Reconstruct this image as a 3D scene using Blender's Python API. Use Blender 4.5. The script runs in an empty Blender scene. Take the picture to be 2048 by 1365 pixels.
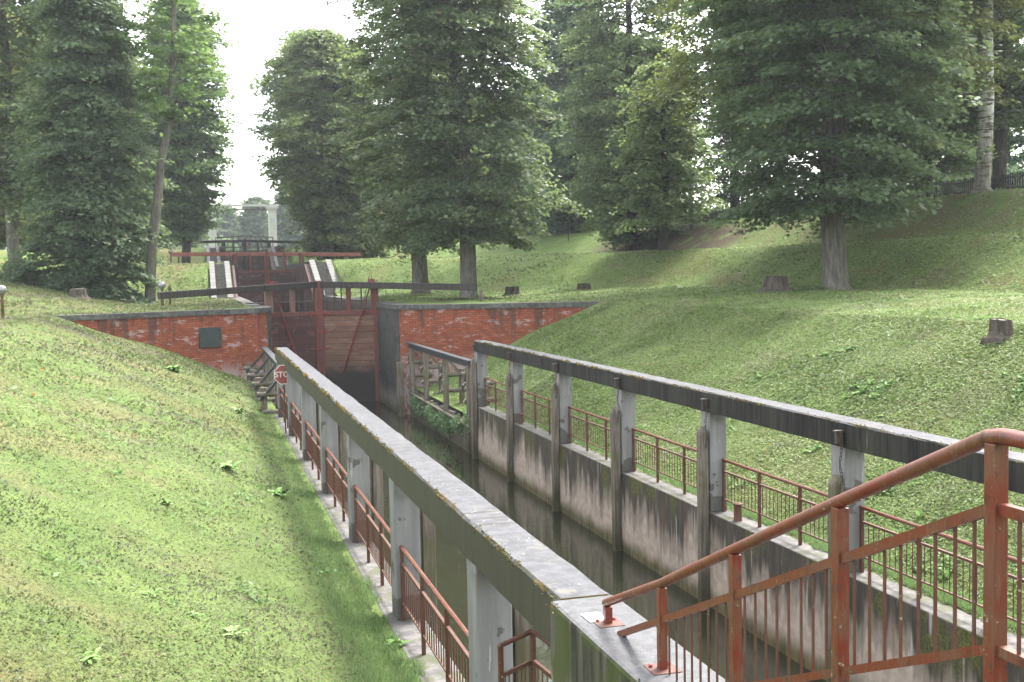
import bpy, math, random
import numpy as np
from mathutils import Vector, Matrix, Euler
rnd = random.Random(7)
NR = np.random.default_rng(11)
C = bpy.context.scene.collection
SC = bpy.context.scene

# ------------------------------------------------------------------ camera
FPX, YAW, PIT, ROLL, EYE = 2207.5, .275, .061, .0202, 5.58
_F = np.array([math.sin(YAW)*math.cos(PIT), math.cos(YAW)*math.cos(PIT), -math.sin(PIT)])
_R0 = np.array([math.cos(YAW), -math.sin(YAW), 0.]); _U0 = np.cross(_R0, _F)
_R = _R0*math.cos(ROLL)-_U0*math.sin(ROLL); _U = _U0*math.cos(ROLL)+_R0*math.sin(ROLL)
cam = bpy.data.objects.new('camera', bpy.data.cameras.new('camera')); C.objects.link(cam)
m = Matrix(((_R[0], _U[0], -_F[0], 0), (_R[1], _U[1], -_F[1], 0), (_R[2], _U[2], -_F[2], EYE), (0, 0, 0, 1)))
cam.matrix_world = m
cam.data.sensor_width = 36; cam.data.lens = FPX/2048*36
cam.data.clip_start = .05; cam.data.clip_end = 3000
SC.camera = cam
# ------------------------------------------------------------------ world, sun, exposure
SUN_EL, SUN_AZ = math.radians(55), math.radians(55)     # azimuth from +Y towards +X
w = bpy.data.worlds.new('World'); SC.world = w; w.use_nodes = True
nt = w.node_tree; nt.nodes.clear()
sky = nt.nodes.new('ShaderNodeTexSky'); sky.sky_type = 'NISHITA'; sky.sun_disc = False
sky.sun_elevation = SUN_EL; sky.sun_rotation = SUN_AZ; sky.air_density = 1.0; sky.dust_density = 4.0; sky.ozone_density = 1.0
hs = nt.nodes.new('ShaderNodeHueSaturation'); hs.inputs['Saturation'].default_value = .22
bg = nt.nodes.new('ShaderNodeBackground'); bg.inputs[1].default_value = .15
wo = nt.nodes.new('ShaderNodeOutputWorld')
nt.links.new(sky.outputs[0], hs.inputs['Color']); nt.links.new(hs.outputs[0], bg.inputs[0]); nt.links.new(bg.outputs[0], wo.inputs[0])
sl = bpy.data.lights.new('sun', 'SUN'); sl.energy = 1.25; sl.angle = math.radians(9); sl.color = (1, .95, .88)
so = bpy.data.objects.new('sun', sl); C.objects.link(so)
SD = Vector((math.sin(SUN_AZ)*math.cos(SUN_EL), math.cos(SUN_AZ)*math.cos(SUN_EL), math.sin(SUN_EL)))
so.rotation_euler = SD.to_track_quat('Z', 'Y').to_euler(); so.location = (30, 20, 60)
SC.view_settings.view_transform = 'Standard'; SC.view_settings.look = 'None'
SC.view_settings.exposure = 2.72; SC.view_settings.gamma = 1

# ------------------------------------------------------------------ node helper
class M:
    def __init__(s, name, rough=.8, spec=.3):
        s.m = bpy.data.materials.new(name); s.m.use_nodes = True; s.t = s.m.node_tree
        s.b = s.t.nodes['Principled BSDF']; s.b.inputs['Roughness'].default_value = rough
        s.b.inputs['Specular IOR Level'].default_value = spec
        s.out = s.t.nodes['Material Output']; s.geo = s.t.nodes.new('ShaderNodeNewGeometry')
        s.pos = s.geo.outputs['Position']
        x = s.t.nodes.new('ShaderNodeSeparateXYZ'); s.t.links.new(s.pos, x.inputs[0]); s.x, s.y, s.z = x.outputs
        x = s.t.nodes.new('ShaderNodeSeparateXYZ'); s.t.links.new(s.geo.outputs['Normal'], x.inputs[0]); s.nx, s.ny, s.nz = x.outputs
    def L(s, a, b): s.t.links.new(a, b)
    def put(s, v, sock):
        if hasattr(v, 'is_linked'): s.L(v, sock)
        else: sock.default_value = v
    def scale(s, sc, vec=None):
        n = s.t.nodes.new('ShaderNodeMapping'); s.L(vec or s.pos, n.inputs[0]); n.inputs['Scale'].default_value = sc; return n.outputs[0]
    def noise(s, scale, detail=4, vec=None, rough=.55, col=False, dist=0):
        n = s.t.nodes.new('ShaderNodeTexNoise'); s.L(vec or s.pos, n.inputs['Vector'])
        n.inputs['Scale'].default_value = scale; n.inputs['Detail'].default_value = detail; n.inputs['Roughness'].default_value = rough
        n.inputs['Distortion'].default_value = dist
        return n.outputs[1 if col else 0]
    def vor(s, scale, vec=None, out=0):
        n = s.t.nodes.new('ShaderNodeTexVoronoi'); s.L(vec or s.pos, n.inputs['Vector']); n.inputs['Scale'].default_value = scale; return n.outputs[out]
    def ramp(s, v, a, b, lo=0., hi=1.):
        n = s.t.nodes.new('ShaderNodeMapRange'); n.interpolation_type = 'SMOOTHSTEP'; s.put(v, n.inputs[0])
        n.inputs[1].default_value = a; n.inputs[2].default_value = b; n.inputs[3].default_value = lo; n.inputs[4].default_value = hi
        return n.outputs[0]
    def mth(s, op, a, b=0.):
        n = s.t.nodes.new('ShaderNodeMath'); n.operation = op; s.put(a, n.inputs[0]); s.put(b, n.inputs[1]); return n.outputs[0]
    def mix(s, f, a, b, mode='MIX'):
        n = s.t.nodes.new('ShaderNodeMix'); n.data_type = 'RGBA'; n.blend_type = mode
        s.put(f, n.inputs[0])
        for v, k in ((a, 6), (b, 7)):
            if isinstance(v, tuple): v = v+(1,) if len(v) == 3 else v
            s.put(v, n.inputs[k])
        return n.outputs[2]
    def col(s, v):
        if isinstance(v, tuple): v = v+(1,)
        s.put(v, s.b.inputs['Base Color'])
    def bump(s, h, st=.3, d=.02):
        n = s.t.nodes.new('ShaderNodeBump'); n.inputs['Strength'].default_value = st; n.inputs['Distance'].default_value = d
        s.L(h, n.inputs['Height']); s.L(n.outputs[0], s.b.inputs['Normal'])
    def uv(s):
        n = s.t.nodes.new('ShaderNodeUVMap'); n.uv_map = 'UVMap'; return n.outputs[0]
    def attr(s, name):
        n = s.t.nodes.new('ShaderNodeAttribute'); n.attribute_name = name; return n

# ------------------------------------------------------------------ materials
def mat_ground():
    m = M('grass_ground', .95, .1)
    a = m.noise(.18, 5); b = m.noise(1.3, 6); c = m.noise(14, 6, rough=.7); d = m.noise(60, 3)
    col = m.mix(m.ramp(b, .35, .68), (.095, .145, .042), (.135, .185, .060))
    col = m.mix(m.ramp(a, .52, .66), col, (.125, .135, .05))
    col = m.mix(m.mth('MULTIPLY', m.ramp(c, .5, .72), .55), col, (.17, .21, .075))
    col = m.mix(m.mth('MULTIPLY', m.ramp(c, .46, .32), .6), col, (.06, .10, .018))
    # bare brown litter on the high right bank and under the trees
    br = m.mth('MULTIPLY', m.ramp(m.x, 28.5, 31), m.ramp(m.noise(.8, 5), .40, .56))
    br = m.mth('MULTIPLY', br, m.ramp(m.y, 62, 55))
    col = m.mix(m.mth('MULTIPLY', br, .6), col, (.14, .115, .065))
    br2 = m.mth('MULTIPLY', m.ramp(m.noise(.33, 4), .56, .66), m.ramp(m.z, 4.2, 5.0))
    col = m.mix(m.mth('MULTIPLY', br2, .6), col, (.14, .11, .055))
    br3 = m.mth('MULTIPLY', m.ramp(m.noise(.5, 5), .5, .62), m.ramp(m.x, 1.0, -1.0))
    col = m.mix(m.mth('MULTIPLY', br3, .45), col, (.19, .15, .08))
    hb = m.mth('MULTIPLY', m.mth('MULTIPLY', m.ramp(m.x, 25.6, 27), m.ramp(m.x, 32.5, 31)), m.mth('MULTIPLY', m.ramp(m.y, 57, 60), m.ramp(m.y, 78, 72)))
    col = m.mix(m.mth('MULTIPLY', hb, m.ramp(m.noise(.9, 5), .32, .5)), col, (.085, .065, .045))
    m.col(col); m.bump(m.mth('ADD', c, m.mth('MULTIPLY', d, .4)), .9, .08)
    return m.m
def mat_blades():
    m = M('grass_blades', .52, .30)
    t = m.attr('tint').outputs['Color']
    m.col(t)
    tr = m.t.nodes.new('ShaderNodeBsdfTranslucent'); m.L(t, tr.inputs[0])
    mx = m.t.nodes.new('ShaderNodeMixShader'); mx.inputs[0].default_value = .5
    m.L(m.b.outputs[0], mx.inputs[1]); m.L(tr.outputs[0], mx.inputs[2]); m.L(mx.outputs[0], m.out.inputs[0])
    return m.m
def mat_wall():
    m = M('stained_concrete', .75, .3)
    st = m.noise(1.0, 6, m.scale((1.7, 1.7, .16)), .60, dist=.25); fine = m.noise(1, 5, m.scale((14, 14, 1.1)), .6)
    st2 = m.noise(1.0, 4, m.scale((.9, .9, .12)), .5)
    base = m.mix(m.ramp(m.noise(7, 5), .3, .7), (.29, .235, .19), (.40, .335, .28))
    # board marks
    bd = m.ramp(m.mth('FRACT', m.mth('MULTIPLY', m.z, 5.5)), .0, .07)
    base = m.mix(m.mth('MULTIPLY', m.mth('SUBTRACT', 1., bd), .25), base, (.16, .13, .11))
    hgt = m.mth('ADD', m.mth('MULTIPLY', m.z, .34), m.mth('MULTIPLY', st, .62)); hgt = m.mth('ADD', hgt, m.mth('MULTIPLY', m.noise(1.0, 3, m.scale((6.5, 6.5, .3)), .5), .42)); hgt = m.mth('ADD', hgt, m.mth('MULTIPLY', st2, .5))
    dk = m.ramp(hgt, 1.09, 1.20)
    grey = m.ramp(hgt, 1.0, 1.06)
    col = m.mix(m.mth('MULTIPLY', grey, .6), base, (.13, .11, .09))
    dark = m.mix(m.ramp(fine, .4, .65), (.012, .011, .009), (.050, .042, .032))
    col = m.mix(m.mth('MULTIPLY', dk, .88), col, dark)
    eff = m.mth('MULTIPLY', m.ramp(m.noise(1, 5, m.scale((9, 9, .6))), .63, .70), m.ramp(m.z, .5, .9))
    col = m.mix(m.mth('MULTIPLY', eff, .7), col, (.38, .36, .33))
    rust = m.mth('MULTIPLY', m.ramp(m.noise(1, 4, m.scale((5, 5, .5))), .62, .74), m.ramp(m.z, .5, 1.1))
    col = m.mix(m.mth('MULTIPLY', rust, .55), col, (.16, .07, .02))
    moss = m.mth('MULTIPLY', m.ramp(m.noise(1.1, 6, m.scale((1, 1, .6)), .7), .50, .60), m.ramp(m.z, .75, 1.35))
    col = m.mix(m.mth('MULTIPLY', moss, .85), col, m.mix(m.ramp(m.noise(25, 3), .4, .6), (.035, .045, .008), (.11, .11, .02)))
    alg = m.ramp(m.mth('ADD', m.z, m.mth('MULTIPLY', m.noise(2, 4), .3)), .55, .22)
    col = m.mix(alg, col, m.mix(m.ramp(fine, .4, .6), (.045, .045, .018), (.12, .10, .045)))
    top = m.ramp(m.nz, .6, .9)
    tc = m.mix(m.ramp(m.noise(6, 6, rough=.7), .38, .62), (.060, .056, .052), (.12, .112, .106))
    tc = m.mix(m.mth('MULTIPLY', m.ramp(m.noise(2.6, 5), .50, .60), .8), tc, (.055, .06, .028))
    col = m.mix(top, col, tc)
    m.col(col); m.bump(m.noise(30, 5), .35, .01)
    return m.m
def mat_beam():
    m = M('weathered_beam', .6, .22)
    fine = m.noise(1, 5, m.scale((16, 16, .8)), .6); big = m.noise(1, 4, m.scale((1.5, 1.5, .5)))
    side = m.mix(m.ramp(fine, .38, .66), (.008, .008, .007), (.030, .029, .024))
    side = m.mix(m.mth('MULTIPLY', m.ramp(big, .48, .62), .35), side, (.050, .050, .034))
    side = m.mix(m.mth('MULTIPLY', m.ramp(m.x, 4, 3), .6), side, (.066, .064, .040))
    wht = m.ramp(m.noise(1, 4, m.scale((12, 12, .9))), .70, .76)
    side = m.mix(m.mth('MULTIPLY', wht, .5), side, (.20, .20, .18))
    moss = m.ramp(m.mth('ADD', m.mth('MULTIPLY', m.z, 4.), m.mth('MULTIPLY', m.noise(5, 6, rough=.75), 1.1)), 14.78, 14.95)
    mc = m.mix(m.ramp(m.noise(11, 3), .35, .65), (.06, .065, .012), (.19, .13, .02))
    side = m.mix(m.mth('MULTIPLY', moss, .85), side, mc)
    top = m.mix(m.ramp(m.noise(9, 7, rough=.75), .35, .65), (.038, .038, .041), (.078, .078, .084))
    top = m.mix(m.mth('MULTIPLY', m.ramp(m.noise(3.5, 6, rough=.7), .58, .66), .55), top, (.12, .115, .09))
    lich = m.ramp(m.vor(16, m.scale((1, .8, 1))), .17, .11)
    lich = m.mth('MULTIPLY', lich, m.ramp(m.noise(3.1, 3), .50, .60))
    top = m.mix(m.mth('MULTIPLY', lich, .85), top, (.28, .28, .26))
    spot = m.mth('MULTIPLY', m.ramp(m.vor(7), .12, .07), m.ramp(m.noise(1.9, 3), .52, .6))
    top = m.mix(spot, top, (.10, .085, .02))
    # transverse joints near every pillar
    fr = m.mth('ABSOLUTE', m.mth('SUBTRACT', m.mth('FRACT', m.mth('ADD', m.mth('DIVIDE', m.mth('SUBTRACT', m.y, 8.57), 3.944), .47)), .5))
    fr = m.mth('ADD', fr, m.mth('MULTIPLY', m.mth('SUBTRACT', m.noise(6, 4), .5), .012))
    j = m.mth('ADD', m.ramp(fr, .008, .004), m.ramp(m.mth('ABSOLUTE', m.mth('SUBTRACT', fr, .06)), .007, .003))
    top = m.mix(m.mth('MULTIPLY', j, .85), top, (.025, .022, .014))
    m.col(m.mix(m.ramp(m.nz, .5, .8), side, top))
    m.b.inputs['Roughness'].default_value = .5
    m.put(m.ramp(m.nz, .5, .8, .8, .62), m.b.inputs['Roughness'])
    m.bump(m.noise(35, 5, rough=.7), .4, .008)
    return m.m
def mat_pillar():
    m = M('white_plaster', .8, .2)
    n = m.noise(2.3, 5, rough=.6)
    col = m.mix(m.ramp(m.noise(1, 4, m.scale((8, 8, .7))), .3, .7), (.165, .163, .158), (.23, .228, .222))
    damp = m.ramp(m.mth('ADD', n, m.mth('MULTIPLY', m.ramp(m.z, 1.95, 1.6), .4)), .60, .63)
    col = m.mix(m.mth('MULTIPLY', damp, .8), col, (.075, .07, .058))
    hi = m.mth('MULTIPLY', m.ramp(m.noise(3, 4), .55, .6), m.ramp(m.z, 2.9, 3.25))
    col = m.mix(m.mth('MULTIPLY', hi, .7), col, (.10, .10, .08))
    col = m.mix(m.mth('MULTIPLY', m.ramp(m.noise(1, 4, m.scale((10, 10, 1))), .66, .7), .6), col, (.40, .41, .41))
    m.col(col); m.bump(m.noise(20, 5), .3, .008); return m.m
def mat_wood(name, a, b, algae=.0, rough=.8):
    m = M(name, rough, .2)
    g = m.noise(1, 6, m.scale((22, 22, 1.3)), .65)
    col = m.mix(m.ramp(g, .32, .68), a, b)
    if algae:
        al = m.ramp(m.mth('ADD', m.z, m.mth('MULTIPLY', m.noise(3, 4), .8)), 1.4, .5)
        col = m.mix(m.mth('MULTIPLY', al, algae), col, (.035, .036, .014))
        col = m.mix(m.mth('MULTIPLY', m.ramp(m.noise(1.7, 4), .52, .62), .55), col, (.085, .085, .035))
    m.col(col); m.bump(g, .5, .01); return m.m
def mat_plank(name, cols, pw=.26):
    # horizontal gate boards: every board its own tone, pale drying marks, dark wet lower boards
    m = M(name, .65, .35)
    zi = m.mth('FLOOR', m.mth('DIVIDE', m.z, pw))
    wn = m.t.nodes.new('ShaderNodeTexWhiteNoise'); wn.noise_dimensions = '1D'; m.L(zi, wn.inputs['W'])
    col = m.mix(wn.outputs['Value'], cols[0], cols[1])
    g = m.noise(1, 5, m.scale((2, 2, 22)), .6)
    col = m.mix(m.mth('MULTIPLY', m.ramp(g, .35, .7), .5), col, cols[2])
    lt = m.ramp(m.noise(1.3, 5, m.scale((1.2, 1.2, 2.2)), dist=.6), .54, .6)
    col = m.mix(m.mth('MULTIPLY', lt, .45), col, cols[3])
    fr = m.mth('FRACT', m.mth('DIVIDE', m.z, pw))
    col = m.mix(m.mth('MULTIPLY', m.ramp(fr, .10, .03), .9), col, (.012, .01, .008))
    wet = m.ramp(m.mth('ADD', m.z, m.mth('MULTIPLY', m.noise(1.2, 4), 1.3)), 2.9, 1.6)
    col = m.mix(m.mth('MULTIPLY', wet, cols[4]), col, (.018, .017, .014))
    m.col(col); m.bump(g, .4, .01); return m.m
def mat_metal(name, a, b, c, rough=.45, amt=.5):
    m = M(name, rough, .45)
    n = m.noise(6, 6, rough=.7); f = m.noise(1, 5, m.scale((70, 70, 9)), .7)
    col = m.mix(m.ramp(n, .42, .60), a, b)
    col = m.mix(m.mth('MULTIPLY', m.ramp(m.noise(17, 6, rough=.75), .56, .62), .7), col, (.040, .018, .012))
    col = m.mix(m.mth('MULTIPLY', m.ramp(f, .50, .62), amt), col, c)
    li = m.mth('MULTIPLY', m.ramp(m.noise(45, 3), .66, .70), m.ramp(m.noise(4, 3), .48, .6))
    col = m.mix(m.mth('MULTIPLY', li, .8), col, (.30, .30, .24))
    m.put(m.ramp(n, .4, .7, rough, rough+.3), m.b.inputs['Roughness'])
    m.col(col); m.bump(m.mth('ADD', n, f), .25, .004); return m.m
def mat_brick(name='red_brick', white=1.):
    m = M(name, .85, .15)
    uv = m.uv()
    b = m.t.nodes.new('ShaderNodeTexBrick'); m.L(uv, b.inputs['Vector'])
    b.inputs['Scale'].default_value = 1; b.inputs['Brick Width'].default_value = .26; b.inputs['Row Height'].default_value = .085
    b.inputs['Mortar Size'].default_value = .017; b.inputs['Mortar Smooth'].default_value = .3; b.inputs['Bias'].default_value = 0
    b.inputs['Color1'].default_value = (.20, .040, .016, 1); b.inputs['Color2'].default_value = (.31, .078, .032, 1); b.inputs['Mortar'].default_value = (.10, .055, .04, 1)
    col = b.outputs[0]
    col = m.mix(m.mth('MULTIPLY', m.ramp(m.noise(1, 5, m.scale((3, 9, 1), uv)), .5, .7), .45), col, (.09, .028, .018))
    ef = m.ramp(m.noise(1, 6, m.scale((1.3, 3.4, 1), uv), .75), .55, .62)
    low = m.ramp(m.z, 2.6, 1.7)
    ef2 = m.ramp(m.noise(1, 6, m.scale((2.2, 1.2, 1), uv), .75), .40, .52)
    e = m.mth('MAXIMUM', m.mth('MULTIPLY', ef, .55), m.mth('MULTIPLY', m.mth('MULTIPLY', ef2, low), .75))
    col = m.mix(m.mth('MULTIPLY', e, white), col, (.36, .32, .31))
    dk = m.mth('MULTIPLY', m.ramp(m.noise(1, 5, m.scale((2.2, .35, 1), uv)), .53, .63), m.ramp(m.z, 2.4, 4.1))
    col = m.mix(m.mth('MULTIPLY', dk, .75), col, (.05, .035, .028))
    gr = m.mth('MULTIPLY', m.ramp(m.noise(2, 4), .55, .65), m.ramp(m.z, 2.2, 1.6))
    col = m.mix(m.mth('MULTIPLY', gr, .6), col, (.15, .14, .08))
    m.col(col); m.bump(m.mth('ADD', b.outputs[1], m.mth('MULTIPLY', m.noise(12, 4), -1.5)), -.5, .02); return m.m
def mat_stone(name, a, b, bw=.9, rh=.38, dark=.0):
    m = M(name, .8, .25); uv = m.uv()
    t = m.t.nodes.new('ShaderNodeTexBrick'); m.L(uv, t.inputs['Vector'])
    t.inputs['Scale'].default_value = 1; t.inputs['Brick Width'].default_value = bw; t.inputs['Row Height'].default_value = rh
    t.inputs['Mortar Size'].default_value = .03
    t.inputs['Color1'].default_value = a+(1,); t.inputs['Color2'].default_value = b+(1,); t.inputs['Mortar'].default_value = (.05, .045, .04, 1)
    col = m.mix(m.mth('MULTIPLY', m.ramp(m.noise(5, 5, rough=.7), .4, .65), .35), t.outputs[0], (.20, .195, .18))
    if dark:
        s_ = m.noise(1, 5, m.scale((5, 5, .5)))
        col = m.mix(m.mth('MULTIPLY', m.ramp(s_, .38, .55), dark), col, (.03, .028, .024))
        col = m.mix(m.mth('MULTIPLY', m.ramp(m.mth('ADD', m.z, s_), 1.6, .9), .7), col, (.20, .18, .16))
        col = m.mix(m.ramp(m.mth('ADD', m.z, m.noise(2, 4)), .95, .5), col, (.06, .06, .03))
    m.col(col); m.bump(m.noise(20, 4), .3, .01); return m.m
def mat_simple(name, a, b, sc=6, rough=.7, spec=.3, bs=20, bst=.3, met=0):
    m = M(name, rough, spec); m.b.inputs['Metallic'].default_value = met
    m.col(m.mix(m.ramp(m.noise(sc, 5, rough=.65), .35, .65), a, b)); m.bump(m.noise(bs, 4), bst, .01); return m.m
def mat_bark(name, a, b, moss=0., birch=False):
    m = M(name, .9, .1)
    g = m.noise(1, 6, m.scale((9, 9, 1.4)), .7)
    col = m.mix(m.ramp(g, .35, .65), a, b)
    if birch:
        h = m.noise(1, 5, m.scale((1.5, 1.5, 9)), .7)
        col = m.mix(m.ramp(h, .53, .57), (.50, .49, .46), (.07, .06, .05))
        col = m.mix(m.mth('MULTIPLY', m.ramp(m.mth('ADD', m.z, m.mth('MULTIPLY', g, 5)), 15.5, 12), .85), col, m.mix(m.ramp(g, .4, .6), (.05, .045, .03), (.15, .13, .10)))
    if moss:
        col = m.mix(m.mth('MULTIPLY', m.ramp(m.noise(1.6, 4), .5, .62), moss), col, (.075, .08, .018))
    m.col(col); m.bump(g, .9, .04); return m.m
def mat_leaf():
    m = M('leaves', .55, .3)
    t = m.attr('tint').outputs['Color']; m.col(t)
    tr = m.t.nodes.new('ShaderNodeBsdfTranslucent')
    tc = m.mix(.45, t, (.16, .22, .05), 'MIX'); m.L(tc, tr.inputs[0])
    mx = m.t.nodes.new('ShaderNodeMixShader'); mx.inputs[0].default_value = .5
    m.L(m.b.outputs[0], mx.inputs[1]); m.L(tr.outputs[0], mx.inputs[2]); m.L(mx.outputs[0], m.out.inputs[0])
    return m.m
def mat_water():
    m = M('canal_water', .04, .5)
    m.col(m.mix(m.ramp(m.noise(.4, 4), .4, .6), (.016, .017, .009), (.028, .027, .015)))
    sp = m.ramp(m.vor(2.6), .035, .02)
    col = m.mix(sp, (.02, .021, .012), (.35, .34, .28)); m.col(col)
    m.bump(m.mth('ADD', m.noise(1, 3, m.scale((2.5, 1.2, 1))), m.mth('MULTIPLY', m.noise(9, 3), .22)), .12, .03)
    return m.m

G_GROUND = mat_ground(); G_BLADE = mat_blades(); WALL = mat_wall(); BEAM = mat_beam(); PILLAR = mat_pillar()
POSTW = mat_wood('grey_post_wood', (.075, .063, .048), (.19, .165, .135), .8)
PILEW = mat_wood('pile_wood', (.06, .05, .035), (.20, .175, .14), .5)
DARKW = mat_wood('dark_board', (.025, .026, .028), (.065, .066, .07), 0, .55)
TARW = mat_wood('tarred_beam', (.018, .016, .015), (.05, .042, .038), 0, .6)
REDW = mat_wood('red_painted_timber', (.085, .032, .026), (.15, .062, .048), 0, .7)
PALEW = mat_wood('pinkish_timber', (.13, .075, .058), (.21, .135, .11), 0, .7)
RBEAM = mat_wood('faded_red_beam', (.17, .055, .04), (.25, .10, .08), 0, .7)
PLANK_R = mat_plank('tan_gate_boards', ((.12, .056, .034), (.20, .105, .066), (.07, .03, .018), (.22, .14, .10), .95))
PLANK_L = mat_plank('wine_gate_boards', ((.052, .020, .017), (.09, .035, .027), (.035, .014, .011), (.17, .105, .10), .9))
PLANK_D = mat_plank('dark_gate_boards', ((.05, .022, .018), (.09, .035, .028), (.03, .015, .012), (.13, .10, .09), .3))
RED = mat_metal('rust_red_paint', (.125, .020, .010), (.105, .034, .015), (.115, .066, .030), .38, .7)
RED2 = mat_metal('ochre_red_paint', (.082, .021, .012), (.080, .034, .017), (.068, .046, .026), .55, .75)
BRED = mat_metal('bright_red_iron', (.20, .02, .018), (.16, .02, .016), (.10, .02, .014), .5, .3)
IRON = mat_metal('old_iron', (.03, .027, .025), (.06, .045, .035), (.12, .07, .04), .6, .5)
BRICK = mat_brick(); PBRICK = mat_simple('pinkish_old_plaster_brick', (.042, .019, .015), (.07, .034, .028), 1.3)
COPE = mat_stone('grey_coping', (.040, .040, .036), (.066, .066, .058), 1.35, 2.0)
QUOIN = mat_stone('dark_quoins', (.014, .014, .012), (.062, .060, .054), .42, .40, .5)
FOOT = mat_stone('footing_stone', (.14, .14, .11), (.20, .19, .16), .6, .25)
WHITEC = mat_stone('white_kerb', (.11, .108, .105), (.14, .136, .132), 5, .55)
STEPM = mat_simple('dark_steps', (.10, .095, .085), (.16, .15, .13))
PORTC = mat_simple('portal_concrete', (.30, .295, .29), (.36, .355, .35), 1.5)
PLAQ = mat_simple('green_black_plaque', (.022, .032, .030), (.035, .045, .042), 3, .45)
SIGNR = mat_simple('faded_sign_red', (.24, .055, .05), (.28, .075, .07), 3, .5, .4)
SIGNW = mat_simple('sign_white', (.55, .52, .50), (.65, .62, .6), 5, .5)
BARK = mat_bark('grey_bark', (.075, .07, .058), (.17, .16, .135), .2)
BARKD = mat_bark('dark_bark', (.03, .027, .022), (.075, .065, .052), .1)
BARKL = mat_bark('mossy_grey_bark', (.08, .076, .062), (.17, .16, .135), .4)
BIRCH = mat_bark('birch_bark', (.3, .3, .28), (.4, .4, .38), .35, True)
STUMP = mat_bark('stump_bark', (.04, .033, .028), (.10, .085, .07), .15)
STTOP = mat_simple('cut_wood', (.06, .048, .036), (.12, .10, .08), 9)
LEAF = mat_leaf(); WATER = mat_water()
WPLATE = mat_simple('white_plate', (.6, .6, .6), (.7, .7, .69), 4, .35)
GLASSM = M('globe_glass', .08, .8); GLASSM.col((.20, .20, .19)); GLASSM.b.inputs['Metallic'].default_value = .35; GLASSM = GLASSM.m
STEM = mat_simple('weed_green', (.08, .17, .03), (.15, .26, .06), 12, .6)
ROOFM = mat_simple('brown_red_roof', (.14, .05, .04), (.20, .08, .06), 5)
HWALL = mat_simple('brown_house_wall', (.12, .06, .045), (.17, .09, .07), 5)
FENCEW = mat_simple('dark_fence_wood', (.022, .02, .018), (.045, .04, .035), 5)

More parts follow.
